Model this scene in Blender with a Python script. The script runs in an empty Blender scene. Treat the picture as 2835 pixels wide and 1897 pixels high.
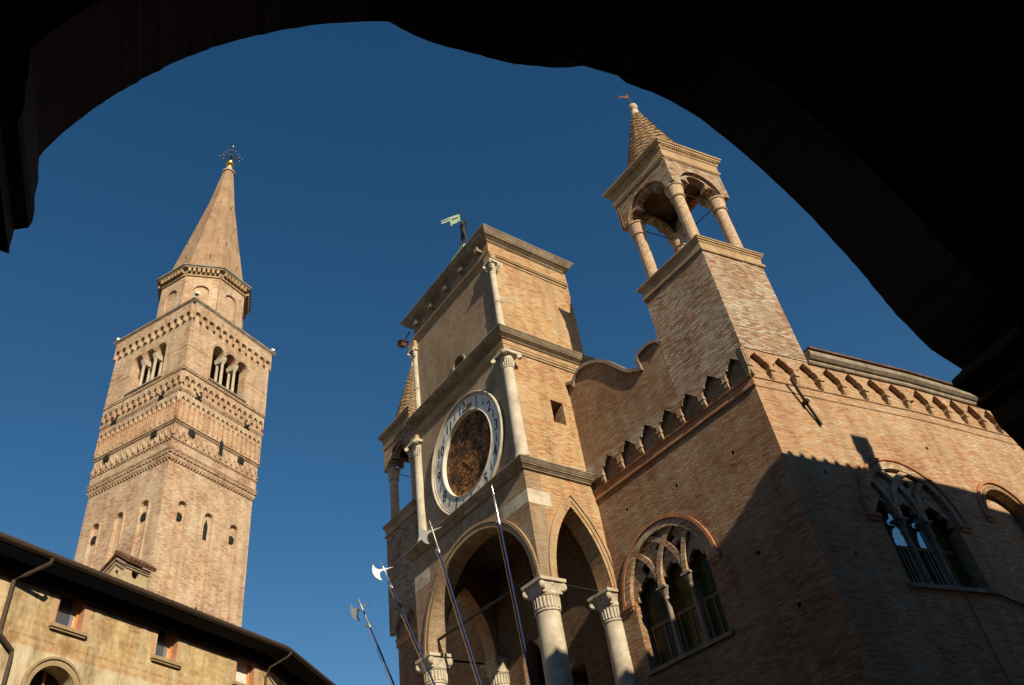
import bpy, bmesh, math, random
from mathutils import Matrix, Vector
from mathutils.geometry import delaunay_2d_cdt
R_ = math.radians
S = bpy.context.scene
COL = S.collection

# ------------------------------------------------------------------ camera
def cam_axes(az, el, ro):
    f = Vector((math.sin(az)*math.cos(el), math.cos(az)*math.cos(el), math.sin(el)))
    r = Vector((math.cos(az), -math.sin(az), 0)); u = r.cross(f)
    return math.cos(ro)*r+math.sin(ro)*u, -math.sin(ro)*r+math.cos(ro)*u, f
cr, cu, cf = cam_axes(R_(-48.42), R_(39.6), R_(-9.78))
cd = bpy.data.cameras.new('camera'); cam = bpy.data.objects.new('camera', cd); COL.objects.link(cam)
cd.sensor_width = 36; cd.lens = 2197/2835*36; cd.clip_start = 0.05; cd.clip_end = 3000
m3 = Matrix((cr, cu, -cf)).transposed()
cam.matrix_world = Matrix.Translation((0, 0, 1.6)) @ m3.to_4x4()
S.camera = cam

# ------------------------------------------------------------------ light
SUN = Vector((1, -.165, .485)).normalized()
w = bpy.data.worlds.new("World"); S.world = w; w.use_nodes = True
nt = w.node_tree; bg = nt.nodes['Background']
sky = nt.nodes.new('ShaderNodeTexSky'); sky.sky_type = 'NISHITA'; sky.sun_disc = False
sky.sun_elevation = math.asin(SUN.z); sky.sun_rotation = math.atan2(SUN.x, SUN.y)
sky.altitude = 0; sky.air_density = 1.0; sky.dust_density = 0.2; sky.ozone_density = 1.5
hsv = nt.nodes.new('ShaderNodeHueSaturation'); hsv.inputs['Saturation'].default_value = 1.33; hsv.inputs['Hue'].default_value = .497
nt.links.new(sky.outputs[0], hsv.inputs['Color']); nt.links.new(hsv.outputs[0], bg.inputs[0]); bg.inputs[1].default_value = 0.063
sl = bpy.data.lights.new('sun', 'SUN'); sl.energy = 5.0; sl.angle = R_(0.5); sl.color = (1.0, .85, .60)
so = bpy.data.objects.new('sun', sl); COL.objects.link(so); so.rotation_euler = SUN.to_track_quat('Z', 'Y').to_euler()
so.location = (40, -10, 40)
S.view_settings.view_transform = 'Standard'; S.view_settings.look = 'None'
S.view_settings.exposure = 0.46; S.view_settings.gamma = 1.0; S.view_settings.use_curve_mapping = False

# ------------------------------------------------------------------ materials
class NT:
    def __init__(self, name):
        self.m = bpy.data.materials.new(name); self.m.use_nodes = True
        self.t = self.m.node_tree; self.b = self.t.nodes['Principled BSDF']
        self.b.inputs['Roughness'].default_value = .9
        self.b.inputs['Specular IOR Level'].default_value = .2
    def n(self, typ, **kw):
        x = self.t.nodes.new('ShaderNode'+typ)
        for k, v in kw.items(): setattr(x, k, v)
        return x
    def l(self, a, b): self.t.links.new(a, b)
    def math(self, op, a, b=None, clamp=False):
        x = self.n('Math', operation=op); x.use_clamp = clamp
        for i, v in enumerate((a, b)):
            if v is None: continue
            if isinstance(v, (int, float)): x.inputs[i].default_value = v
            else: self.l(v, x.inputs[i])
        return x.outputs[0]
    def vmath(self, op, a, b=None):
        x = self.n('VectorMath', operation=op)
        for i, v in enumerate((a, b)):
            if v is None: continue
            if isinstance(v, (tuple, list)): x.inputs[i].default_value = v
            else: self.l(v, x.inputs[i])
        return x.outputs['Value'] if op == 'DOT_PRODUCT' else x.outputs[0]
    def noise(self, vec, scale, detail=3, rough=.55):
        x = self.n('TexNoise'); x.inputs['Scale'].default_value = scale
        x.inputs['Detail'].default_value = detail; x.inputs['Roughness'].default_value = rough
        if vec is not None: self.l(vec, x.inputs['Vector'])
        return x.outputs['Fac']
    def ramp(self, fac, stops, interp='LINEAR'):
        x = self.n('ValToRGB'); cr_ = x.color_ramp; cr_.interpolation = interp
        while len(cr_.elements) < len(stops): cr_.elements.new(.5)
        for e, (p, c) in zip(cr_.elements, stops):
            e.position = p; e.color = (*c, 1) if len(c) == 3 else c
        self.l(fac, x.inputs[0]); return x.outputs[0]
    def mix(self, fac, a, b, mode='MIX'):
        x = self.n('Mix', data_type='RGBA', blend_type=mode)
        for s, v in ((0, fac), (6, a), (7, b)):
            if isinstance(v, (int, float)): x.inputs[s].default_value = v
            elif isinstance(v, tuple): x.inputs[s].default_value = (*v, 1)
            else: self.l(v, x.inputs[s])
        return x.outputs[2]
    def bump(self, h, strength, dist):
        x = self.n('Bump'); x.inputs['Strength'].default_value = strength; x.inputs['Distance'].default_value = dist
        self.l(h, x.inputs['Height']); self.l(x.outputs[0], self.b.inputs['Normal'])
    def wallco(self):
        g = self.n('NewGeometry')
        T = self.vmath('NORMALIZE', self.vmath('CROSS_PRODUCT', (0.0001, 0.0001, 1), g.outputs['True Normal']))
        u = self.vmath('DOT_PRODUCT', g.outputs['Position'], T)
        sp = self.n('SeparateXYZ'); self.l(g.outputs['Position'], sp.inputs[0])
        return g.outputs['Position'], u, sp.outputs[2]

def dim(c, k=.80): return tuple(x*k for x in c)
def brick_mat(name, stops, mortar, rowh=.056, brickw=.235, mort=.0115, bump=1.0, bd=.03, patch=.8, grime=.28, rnd=.85, runs=.42, smear=.5):
    stops = [(p, dim(c)) for p, c in stops]; mortar = dim(mortar)
    N = NT(name); P, u, v = N.wallco()
    wob = N.noise(P, 1.3, 2); v2 = N.math('ADD', v, N.math('MULTIPLY', N.math('SUBTRACT', wob, .5), .07))
    u2 = N.math('ADD', u, N.math('MULTIPLY', N.math('SUBTRACT', N.noise(P, 9, 1), .5), .05))
    c = N.n('CombineXYZ'); N.l(u2, c.inputs[0]); N.l(v2, c.inputs[1])
    b = N.n('TexBrick'); N.l(c.outputs[0], b.inputs['Vector'])
    b.inputs['Color1'].default_value = (0, 0, 0, 1); b.inputs['Color2'].default_value = (1, 1, 1, 1); b.inputs['Mortar'].default_value = (.5, .5, .5, 1)
    b.inputs['Scale'].default_value = 1; b.inputs['Mortar Size'].default_value = mort; b.inputs['Mortar Smooth'].default_value = .25
    b.inputs['Bias'].default_value = 0; b.inputs['Brick Width'].default_value = brickw; b.inputs['Row Height'].default_value = rowh
    b.offset = .5; b.squash = 1.0
    big = N.noise(P, .55, 4, .6)
    # long-grained variation, so runs of courses differ in tone
    mp = N.n('Mapping'); mp.inputs['Scale'].default_value = (1.2, 1.2, 7); N.l(P, mp.inputs[0])
    run = N.noise(mp.outputs[0], 1.1, 3, .6)
    g = N.math('ADD', N.math('MULTIPLY', N.math('SUBTRACT', b.outputs['Color'], .5), rnd), N.math('MULTIPLY', N.math('SUBTRACT', big, .5), patch*1.6))
    g = N.math('ADD', N.math('ADD', g, .5), N.math('MULTIPLY', N.math('SUBTRACT', run, .5), runs*1.6), clamp=True)
    col = N.ramp(g, stops)
    col = N.mix(b.outputs['Fac'], col, mortar)
    sm = N.ramp(N.noise(P, .85, 7, .68), [(.50, (0, 0, 0)), (.62, (1, 1, 1))])
    col = N.mix(N.math('MULTIPLY', sm, smear), col, tuple(.5*(x+y) for x, y in zip(mortar, stops[-2][1])))
    mp2 = N.n('Mapping'); mp2.inputs['Scale'].default_value = (2.5, 2.5, .35); N.l(P, mp2.inputs[0])
    st = N.noise(mp2.outputs[0], .9, 5, .65)
    shade = N.ramp(st, [(.3, (1-grime,)*3), (.55, (1, 1, 1)), (.8, (1.0, 1.0, 1.0))])
    col = N.mix(1.0, col, shade, 'MULTIPLY')
    fine = N.ramp(N.noise(P, 60, 2), [(.25, (.72,)*3), (.75, (1.18,)*3)])
    col = N.mix(1.0, col, fine, 'MULTIPLY')
    N.l(col, N.b.inputs['Base Color'])
    h = N.math('ADD', N.math('MULTIPLY', N.math('SUBTRACT', 1.0, b.outputs['Fac']), .7), N.math('MULTIPLY', N.noise(P, 26, 3), .5))
    h = N.math('ADD', h, N.math('MULTIPLY', b.outputs['Color'], .45))
    N.bump(h, bump, bd)
    N.b.inputs['Roughness'].default_value = .95
    return N.m

def stone_mat(name, c1, c2, scale=3, bump=.3, bd=.02, dirt=None, streak=False, rough=.8):
    c1 = dim(c1); c2 = dim(c2)
    N = NT(name); g = N.n('NewGeometry'); P = g.outputs['Position']
    f = N.noise(P, scale, 6, .65)
    col = N.ramp(f, [(.3, c1), (.7, c2)])
    if dirt:
        src = P
        if streak:
            mp = N.n('Mapping'); mp.inputs['Scale'].default_value = (3, 3, .5); N.l(P, mp.inputs[0]); src = mp.outputs[0]
        d = N.ramp(N.noise(src, 1.4, 5, .7), [(.42, (0, 0, 0)), (.66, (1, 1, 1))])
        col = N.mix(N.math('MULTIPLY', d, .75), col, dirt)
    N.l(col, N.b.inputs['Base Color']); N.bump(N.noise(P, 40, 4), bump, bd)
    N.b.inputs['Roughness'].default_value = rough
    return N.m

def plain_mat(name, c, rough=.5, metal=0., var=.25, spec=.4):
    N = NT(name); g = N.n('NewGeometry')
    f = N.ramp(N.noise(g.outputs['Position'], 14, 4), [(.25, tuple(x*(1-var) for x in c)), (.75, tuple(min(1, x*(1+var)) for x in c))])
    N.l(f, N.b.inputs['Base Color']); N.b.inputs['Roughness'].default_value = rough; N.b.inputs['Metallic'].default_value = metal
    N.b.inputs['Specular IOR Level'].default_value = spec
    return N.m

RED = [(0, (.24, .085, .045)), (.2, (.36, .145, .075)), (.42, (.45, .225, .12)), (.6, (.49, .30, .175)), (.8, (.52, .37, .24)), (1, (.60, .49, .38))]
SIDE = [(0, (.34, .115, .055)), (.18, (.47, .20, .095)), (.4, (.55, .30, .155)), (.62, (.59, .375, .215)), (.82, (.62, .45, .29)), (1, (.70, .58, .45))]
BUFF = [(0, (.42, .145, .07)), (.24, (.56, .25, .115)), (.42, (.64, .385, .185)), (.7, (.67, .46, .245)), (1, (.74, .58, .4))]
GREY = [(0, (.27, .11, .06)), (.2, (.42, .20, .11)), (.45, (.50, .32, .20)), (.68, (.56, .43, .31)), (.85, (.62, .53, .44)), (1, (.74, .68, .6))]
WORN = [(0, (.30, .13, .07)), (.3, (.42, .26, .16)), (.6, (.50, .36, .245)), (1, (.58, .46, .35))]
PALE = [(0, (.36, .175, .105)), (.22, (.52, .32, .205)), (.5, (.67, .465, .315)), (.75, (.73, .55, .39)), (1, (.82, .67, .52))]
MOULD = [(0, (.27, .145, .075)), (.4, (.43, .275, .15)), (1, (.56, .41, .26))]
M = {}
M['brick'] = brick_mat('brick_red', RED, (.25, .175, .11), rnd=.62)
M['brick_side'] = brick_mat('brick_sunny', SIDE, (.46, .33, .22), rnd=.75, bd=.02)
M['brick_turret'] = brick_mat('brick_turret', GREY, (.30, .22, .15), rnd=1.0)
M['brick_tower'] = brick_mat('brick_buff', BUFF, (.46, .33, .2), patch=1.15, rnd=.85, bd=.02)
M['brick_front'] = brick_mat('worn_plastered_brick', WORN, (.36, .28, .19), rnd=.6, bump=.8, patch=1.2)
M['brick_pale'] = brick_mat('brick_pale', PALE, (.5, .37, .26), rowh=.075, brickw=.28, bump=.6, patch=1.15, grime=.3, rnd=.75, runs=.6, smear=.4)
M['brick_spire'] = brick_mat('brick_spire', [(0, (.22, .12, .07)), (.3, (.34, .21, .13)), (.6, (.44, .29, .185)), (1, (.52, .38, .26))], (.38, .27, .18), rowh=.09, bump=.4, patch=1.0, rnd=.3)
M['brick_column'] = brick_mat('brick_column', [(0, (.42, .22, .12)), (.5, (.60, .42, .28)), (1, (.72, .6, .48))], (.5, .37, .25), brickw=4.0, rowh=.062, rnd=.9, bump=.4, patch=.3)
M['moulded'] = brick_mat('moulded_brick', MOULD, (.5, .38, .24), rowh=.09, brickw=.2, bump=.3, patch=.7, rnd=.25)
M['string'] = brick_mat('string_brick', [(0, (.40, .15, .07)), (.5, (.58, .30, .15)), (1, (.66, .44, .27))], (.46, .3, .19), rowh=.15, brickw=.3, bump=.3, rnd=.5)
M['archivolt'] = brick_mat('red_archivolt', [(0, (.34, .11, .05)), (.5, (.50, .21, .10)), (1, (.60, .36, .21))], (.46, .3, .19), rowh=.12, brickw=.14, bump=.3, rnd=.3)
M['tracery'] = brick_mat('tracery_brick', [(0, (.36, .15, .08)), (.4, (.52, .34, .2)), (.75, (.62, .52, .40)), (1, (.68, .6, .5))], (.36, .27, .18), rowh=.07, brickw=.2, bump=.5)
M['spire_tile'] = stone_mat('spire_tile', (.27, .16, .09), (.54, .40, .25), scale=7, bump=.4)
M['white'] = stone_mat('white_stone', (.52, .46, .37), (.69, .62, .52), scale=3.5, dirt=(.26, .215, .165))
M['stone'] = stone_mat('grey_stone', (.26, .21, .16), (.42, .36, .29), scale=5, dirt=(.12, .09, .07))
M['belfrystone'] = stone_mat('belfry_stone', (.42, .36, .29), (.56, .49, .40), scale=3)
M['dark'] = stone_mat('weathered_stone', (.24, .18, .125), (.46, .38, .29), scale=4, dirt=(.13, .095, .07))
M['plaster_dark'] = stone_mat('shade_dark_plaster', (.055, .024, .011), (.09, .042, .019), scale=3, bump=.2)  # plaster darkened in colour so the unlit portico reads near black
M['loggia_in'] = brick_mat('shade_darkened_brick', [(0, (.12, .05, .03)), (.5, (.2, .11, .065)), (1, (.28, .18, .11))], (.18, .13, .09))  # red-brown brick, darkened further to carry the interior shade
M['ironblack'] = plain_mat('black_iron', (.02, .018, .016), .55, .3)
M['rust'] = plain_mat('rusty_iron', (.11, .05, .035), .9)
M['silver'] = plain_mat('polished_steel', (.82, .8, .76), .3, 1.0, .06)
M['steel_dull'] = plain_mat('dull_steel', (.32, .31, .29), .45, .7, .15)
M['blue'] = plain_mat('blue_paint', (.012, .024, .095), .55, 0, .2, .2)
M['cord'] = plain_mat('hemp_cord', (.16, .11, .065), .9)
M['gold'] = plain_mat('gilded_copper', (.85, .48, .12), .25, 1.0, .05)
M['copper'] = plain_mat('verdigris_copper', (.22, .30, .2), .8)
M['bronze'] = plain_mat('dark_bronze', (.025, .022, .018), .6, .4)
M['whitepaint'] = stone_mat('clock_face_paint', (.78, .75, .70), (.9, .88, .82), scale=2, bump=.1, dirt=(.42, .38, .32))
M['numeral'] = plain_mat('black_paint', (.012, .012, .014), .6)
M['wood'] = plain_mat('orange_wood', (.55, .22, .05), .6)
M['midwood'] = plain_mat('window_wood', (.16, .09, .035), .7)
M['wood_and_shade'] = plain_mat('dark_wood_and_shade', (.02, .013, .009), .9, 0, .3, .03)  # wood tone lowered to hold shade under the eaves and in recesses
M['tile'] = stone_mat('roof_tile', (.09, .045, .025), (.26, .13, .075), scale=6, dirt=(.05, .04, .03))
M['pipe'] = plain_mat('brown_pipe', (.045, .03, .021), .6)
M['leaf'] = plain_mat('leaf', (.05, .07, .02), .7)
M['ground'] = stone_mat('paving', (.10, .09, .08), (.16, .145, .125), scale=.8)
M['lampwhite'] = plain_mat('lamp_housing', (.6, .6, .58), .5)

def glass_mat(name, base, metal):
    N = NT(name); g = N.n('NewGeometry')
    N.b.inputs['Base Color'].default_value = (*base, 1); N.b.inputs['Metallic'].default_value = metal
    N.b.inputs['Roughness'].default_value = .04; N.b.inputs['Specular IOR Level'].default_value = .8
    N.bump(N.noise(g.outputs['Position'], 2.2, 2), .12, .02)
    return N.m
M['glass'] = glass_mat('old_window_glass', (.4, .46, .48), .85)
M['glass_dark'] = glass_mat('dark_window_glass', (.05, .045, .014), 0.0)
M['glass_dark'].node_tree.nodes['Principled BSDF'].inputs['Specular IOR Level'].default_value = .1
M['glass_pale'] = glass_mat('blue_house_glass', (.62, .74, .95), .9)

def dial_mat():
    N = NT('astronomical_dial'); tc = N.n('TexCoord'); sp = N.n('SeparateXYZ'); N.l(tc.outputs['Object'], sp.inputs[0])
    x, z = sp.outputs[0], sp.outputs[2]
    r = N.math('SQRT', N.math('ADD', N.math('MULTIPLY', x, x), N.math('MULTIPLY', z, z)))
    a = N.math('ARCTAN2', x, z)
    c = N.n('CombineXYZ'); N.l(N.math('MULTIPLY', a, 2.2), c.inputs[0]); N.l(N.math('MULTIPLY', r, 7.0), c.inputs[1])
    n1 = N.noise(tc.outputs['Object'], 7.5, 6, .75); n2 = N.noise(tc.outputs['Object'], 1.6, 4, .7); n3 = N.noise(c.outputs[0], 2.2, 4, .7)
    f = N.math('ADD', N.math('MULTIPLY', n1, .65), N.math('MULTIPLY', n3, .35))
    col = N.ramp(f, [(.37, (.012, .010, .007)), (.45, (.055, .03, .014)), (.51, (.21, .085, .028)), (.57, (.34, .21, .08)), (.64, (.11, .12, .07))])
    rings = N.ramp(N.math('FRACT', N.math('MULTIPLY', r, 3.1)), [(0, (.8,)*3), (.12, (1,)*3), (.86, (1.0,)*3), (1, (.75,)*3)])
    col = N.mix(1.0, col, rings, 'MULTIPLY')
    dk = N.ramp(n2, [(.38, (.3, .35, .35)), (.6, (1.3, 1.1, .95))])
    col = N.mix(1.0, col, dk, 'MULTIPLY')
    N.l(col, N.b.inputs['Base Color']); N.b.inputs['Roughness'].default_value = .75
    N.bump(n1, .5, .03)
    return N.m
M['dial'] = dial_mat()

def fresco_mat():
    N = NT('fresco_plaster'); P, u, v = N.wallco()
    base = N.ramp(N.noise(P, 1.1, 6, .62), [(.3, (.22, .135, .065)), (.42, (.40, .27, .135)), (.54, (.48, .36, .20)), (.72, (.52, .44, .31))])
    low = N.ramp(N.noise(P, 1.7, 6, .6), [(.3, (.34, .26, .16)), (.45, (.5, .42, .29)), (.7, (.6, .54, .41))])
    wav = N.math('ADD', v, N.math('MULTIPLY', N.math('SUBTRACT', N.noise(P, 3, 4), .5), .10))
    sel = N.ramp(N.math('SUBTRACT', wav, 9.55), [(.40, (1, 1, 1)), (.52, (0, 0, 0))])
    col = N.mix(sel, base, low)
    # painted mouldings along the storey
    for z0, z1, c, k in ((10.20, 10.27, (.34, .13, .05), .75), (9.99, 10.10, (.44, .2, .09), .7), (10.36, 10.40, (.5, .3, .14), .4)):
        inside = N.math('MULTIPLY', N.math('GREATER_THAN', wav, z0), N.math('LESS_THAN', wav, z1))
        wear = N.ramp(N.noise(P, 5, 5, .7), [(.38, (0, 0, 0)), (.6, (1, 1, 1))])
        col = N.mix(N.math('MULTIPLY', N.math('MULTIPLY', inside, wear), k), col, c)
    # scrolling acanthus, faded
    wv = N.n('TexWave', wave_type='RINGS'); c = N.n('CombineXYZ'); N.l(u, c.inputs[0]); N.l(v, c.inputs[1])
    N.l(c.outputs[0], wv.inputs['Vector']); wv.inputs['Scale'].default_value = 1.6; wv.inputs['Distortion'].default_value = 9; wv.inputs['Detail'].default_value = 3
    up = N.math('GREATER_THAN', v, 10.42)
    ac = N.ramp(wv.outputs['Fac'], [(.3, (0, 0, 0)), (.85, (1, 1, 1))])
    col = N.mix(N.math('MULTIPLY', N.math('MULTIPLY', ac, up), .22), col, (.70, .58, .36))
    mp = N.n('Mapping'); mp.inputs['Scale'].default_value = (1.4, 1.4, .4); N.l(P, mp.inputs[0])
    st = N.ramp(N.noise(mp.outputs[0], 1.3, 7, .72), [(.46, (0, 0, 0)), (.62, (1, 1, 1))])
    col = N.mix(N.math('MULTIPLY', st, .7), col, (.17, .105, .05))
    pk = N.ramp(N.noise(P, 4.5, 6, .7), [(.52, (0, 0, 0)), (.66, (1, 1, 1))])
    col = N.mix(N.math('MULTIPLY', pk, .45), col, (.52, .46, .34))
    N.l(col, N.b.inputs['Base Color']); N.bump(N.noise(P, 30, 4), .4, .01)
    return N.m
M['fresco'] = fresco_mat()
M['redpaint'] = stone_mat('red_painted_jamb', (.34, .15, .09), (.46, .25, .16), scale=5)
M['pinkpaint'] = stone_mat('pink_painted_band', (.52, .30, .20), (.60, .42, .28), scale=5, dirt=(.4, .25, .15))
M['palepaint'] = stone_mat('cream_painted_pilaster', (.44, .34, .2), (.62, .52, .36), scale=6, dirt=(.3, .2, .1))
M['sill'] = stone_mat('sandstone_sill', (.34, .24, .14), (.46, .35, .22), scale=6)

# ------------------------------------------------------------------ geometry helpers
def frame(o, X, Y):
    X = Vector(X).normalized(); Y = Vector(Y).normalized(); Z = X.cross(Y)
    m = Matrix((X, Y, Z)).transposed().to_4x4(); return Matrix.Translation(Vector(o)) @ m

class MB:
    def __init__(self, M=None): self.v = []; self.f = []; self.M = M or Matrix.Identity(4)
    def add(self, vs, fs, M=None):
        T = self.M if M is None else self.M @ M
        k = len(self.v); self.v += [T @ Vector(p) for p in vs]; self.f += [tuple(i+k for i in q) for q in fs]; return self
    def box(self, x0, x1, y0, y1, z0, z1, M=None):
        vs = [(x, y, z) for x in (x0, x1) for y in (y0, y1) for z in (z0, z1)]
        return self.add(vs, [(0, 1, 3, 2), (4, 6, 7, 5), (0, 4, 5, 1), (2, 3, 7, 6), (0, 2, 6, 4), (1, 5, 7, 3)], M)
    def prism(self, loops, d0, d1, M=None):
        """loops: 2D (u, z) contours, even-odd; extruded along local y from d0 to d1"""
        pts, edges = [], []
        for lp in loops:
            k = len(pts); pts += [Vector(p) for p in lp]; n = len(lp)
            edges += [(k+i, k+(i+1) % n) for i in range(n)]
        ov, oe, of, a, b_, c = delaunay_2d_cdt(pts, edges, [], 0, 1e-5)
        def inside(x, y):
            r = False
            for lp in loops:
                j = len(lp)-1
                for i in range(len(lp)):
                    (xi, yi), (xj, yj) = lp[i], lp[j]
                    if (yi > y) != (yj > y) and x < (xj-xi)*(y-yi)/(yj-yi)+xi: r = not r
                    j = i
            return r
        fs = []
        for t in of:
            cx = sum(ov[i].x for i in t)/len(t); cy = sum(ov[i].y for i in t)/len(t)
            if inside(cx, cy): fs.append(tuple(t))
        n = len(ov)
        vs = [(p.x, d0, p.y) for p in ov]+[(p.x, d1, p.y) for p in ov]
        cnt = {}
        for t in fs:
            for i in range(len(t)):
                e = (t[i], t[(i+1) % len(t)]); k = tuple(sorted(e)); cnt.setdefault(k, []).append(e)
        sides = [(e[0][0], e[0][1], e[0][1]+n, e[0][0]+n) for e in cnt.values() if len(e) == 1]
        return self.add(vs, fs+[tuple(i+n for i in reversed(t)) for t in fs]+sides, M)
    def lathe(self, prof, c=(0, 0, 0), seg=20, M=None, a0=0, rot=0):
        vs, fs = [], []
        for r, z in prof:
            for k in range(seg):
                a = 2*math.pi*k/seg+rot; vs.append((c[0]+r*math.cos(a), c[1]+r*math.sin(a), c[2]+z))
        for i in range(len(prof)-1):
            for k in range(seg): fs.append((i*seg+k, i*seg+(k+1) % seg, (i+1)*seg+(k+1) % seg, (i+1)*seg+k))
        fs.append(tuple(range(seg-1, -1, -1))); fs.append(tuple((len(prof)-1)*seg+k for k in range(seg)))
        return self.add(vs, fs, M)
    def tube(self, pts, r, seg=8, M=None, rad=None):
        pts = [Vector(p) for p in pts]; vs, fs = [], []
        n = len(pts)
        for i, p in enumerate(pts):
            d = (pts[min(i+1, n-1)]-pts[max(i-1, 0)]).normalized()
            a = Vector((0, 0, 1)) if abs(d.z) < .9 else Vector((1, 0, 0))
            s = d.cross(a).normalized(); t = d.cross(s)
            rr = rad[i] if rad else r
            for k in range(seg):
                q = 2*math.pi*k/seg; vs.append(p+s*(rr*math.cos(q))+t*(rr*math.sin(q)))
        for i in range(n-1):
            for k in range(seg): fs.append((i*seg+k, i*seg+(k+1) % seg, (i+1)*seg+(k+1) % seg, (i+1)*seg+k))
        fs.append(tuple(range(seg-1, -1, -1))); fs.append(tuple((n-1)*seg+k for k in range(seg)))
        return self.add(vs, fs, M)
    def bar(self, pts, wu, d0, d1, M=None):
        """flat bar in the local (x, z) plane following 2D points, width wu, from depth d0 to d1"""
        pts = [Vector(p) for p in pts]; n = len(pts); L, Rr = [], []
        for i, p in enumerate(pts):
            d = (pts[min(i+1, n-1)]-pts[max(i-1, 0)]).normalized(); s = Vector((-d.y, d.x))*(wu/2)
            L.append(p+s); Rr.append(p-s)
        vs = []
        for q in L: vs += [(q.x, d0, q.y), (q.x, d1, q.y)]
        k = len(vs)
        for q in Rr: vs += [(q.x, d0, q.y), (q.x, d1, q.y)]
        fs = [(0, 1, k+1, k), (2*n-2, k+2*n-2, k+2*n-1, 2*n-1)]
        for i in range(n-1):
            a, b = 2*i, 2*i+2
            fs += [(a, b, b+1, a+1), (k+a, k+a+1, k+b+1, k+b), (a, k+a, k+b, b), (a+1, b+1, k+b+1, k+a+1)]
        return self.add(vs, fs, M)
    def cornice(self, poly, prof, M=None, cap=True):
        """poly: CCW 2D loop; prof: (offset, z) list"""
        n = len(poly); P = [Vector(p) for p in poly]; nrm = []
        for i in range(n):
            e0 = (P[i]-P[i-1]).normalized(); e1 = (P[(i+1) % n]-P[i]).normalized()
            n0 = Vector((e0.y, -e0.x)); n1 = Vector((e1.y, -e1.x)); b = n0+n1; nrm.append(b/(b.dot(n0)))
        vs, fs = [], []
        for o, z in prof:
            for i in range(n):
                q = P[i]+nrm[i]*o; vs.append((q.x, q.y, z))
        for j in range(len(prof)-1):
            for i in range(n): fs.append((j*n+i, j*n+(i+1) % n, (j+1)*n+(i+1) % n, (j+1)*n+i))
        if cap: fs += [tuple(range(n-1, -1, -1)), tuple((len(prof)-1)*n+i for i in range(n))]
        return self.add(vs, fs, M)
    def build(self, name, mat, parent=None, smooth=None, bevel=0):
        me = bpy.data.meshes.new(name)
        vs = self.v
        if parent is not None:
            inv = world_of(parent).inverted(); vs = [inv @ p for p in vs]
        me.from_pydata([tuple(p) for p in vs], [], self.f)
        bm = bmesh.new(); bm.from_mesh(me)
        bmesh.ops.remove_doubles(bm, verts=bm.verts, dist=1e-5)
        bmesh.ops.recalc_face_normals(bm, faces=bm.faces); bm.to_mesh(me); bm.free()
        if smooth:
            me.polygons.foreach_set('use_smooth', [True]*len(me.polygons)); me.set_sharp_from_angle(angle=R_(smooth))
        me.materials.append(M[mat] if isinstance(mat, str) else mat)
        o = bpy.data.objects.new(name, me); COL.objects.link(o)
        if parent is not None: o.parent = parent
        return o

def pieces(self, name, mat, parent=None, smooth=None, gap=.02):
    """build every separate piece of this MB as an object of its own"""
    par = list(range(len(self.v)))
    def find(i):
        while par[i] != i: par[i] = par[par[i]]; i = par[i]
        return i
    for f in self.f:
        for k in f[1:]:
            a, b = find(f[0]), find(k)
            if a != b: par[b] = a
    isl = {}
    for f in self.f: isl.setdefault(find(f[0]), []).append(f)
    boxes = []
    for fs in isl.values():
        P_ = [self.v[i] for f in fs for i in f]
        lo = Vector([min(p[k] for p in P_) for k in range(3)]); hi = Vector([max(p[k] for p in P_) for k in range(3)])
        boxes.append([lo, hi, list(fs)])
    merged = True
    while merged:
        merged = False
        for i in range(len(boxes)):
            for j in range(i+1, len(boxes)):
                a, b = boxes[i], boxes[j]
                if all(a[0][k]-gap <= b[1][k] and b[0][k]-gap <= a[1][k] for k in range(3)):
                    a[0] = Vector([min(a[0][k], b[0][k]) for k in range(3)]); a[1] = Vector([max(a[1][k], b[1][k]) for k in range(3)])
                    a[2] += b[2]; boxes.pop(j); merged = True; break
            if merged: break
    out = []
    for lo, hi, fs in boxes:
        use = sorted({i for f in fs for i in f}); idx = {v: k for k, v in enumerate(use)}
        m = MB(); m.v = [self.v[i] for i in use]; m.f = [tuple(idx[i] for i in f) for f in fs]
        out.append(m.build(name, mat, parent, smooth))
    return out
MB.pieces = pieces
def world_of(o):
    m = o.matrix_basis.copy()
    return (world_of(o.parent) @ m) if o.parent else m
def empty(name, loc=(0, 0, 0), parent=None, rz=0):
    o = bpy.data.objects.new(name, None); COL.objects.link(o); o.empty_display_size = .2
    o.matrix_basis = Matrix.Translation(Vector(loc)) @ Matrix.Rotation(rz, 4, 'Z')
    if parent is not None:
        o.parent = parent; o.matrix_basis = world_of(parent).inverted() @ o.matrix_basis
    return o
def tag(o, label=None, cat=None, group=None, kind=None):
    for k, v in (('label', label), ('category', cat), ('group', group), ('kind', kind)):
        if v: o[k] = v
    return o
def arc(cx, cz, r, a0, a1, n=16):
    return [(cx+r*math.cos(R_(a0+(a1-a0)*i/n)), cz+r*math.sin(R_(a0+(a1-a0)*i/n))) for i in range(n+1)]
def rect(x0, x1, z0, z1): return [(x0, z0), (x1, z0), (x1, z1), (x0, z1)]
def circle(cx, cz, r, n=40): return arc(cx, cz, r, 0, 360, n)[:-1]
def pointed(x0, x1, zs, za, n=10):
    """pointed arch contour from (x1, zs) over the apex to (x0, zs)"""
    w_ = x1-x0; h = za-zs; r = (h*h+(w_/2)**2)/w_      # radius of each arc through foot and apex
    cR = x1-r; cL = x0+r; xm = (x0+x1)/2
    a = math.degrees(math.atan2(h, xm-cR))
    Rt = arc(cR, zs, r, 0, a, n); Lt = arc(cL, zs, r, 180-a, 180, n)
    return Rt+Lt[1:]
random.seed(4)

# ------------------------------------------------------------------ ground
MB().box(-400, 400, -400, 400, -1, 0).build('ground', 'ground').__setitem__('kind', 'structure')

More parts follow.
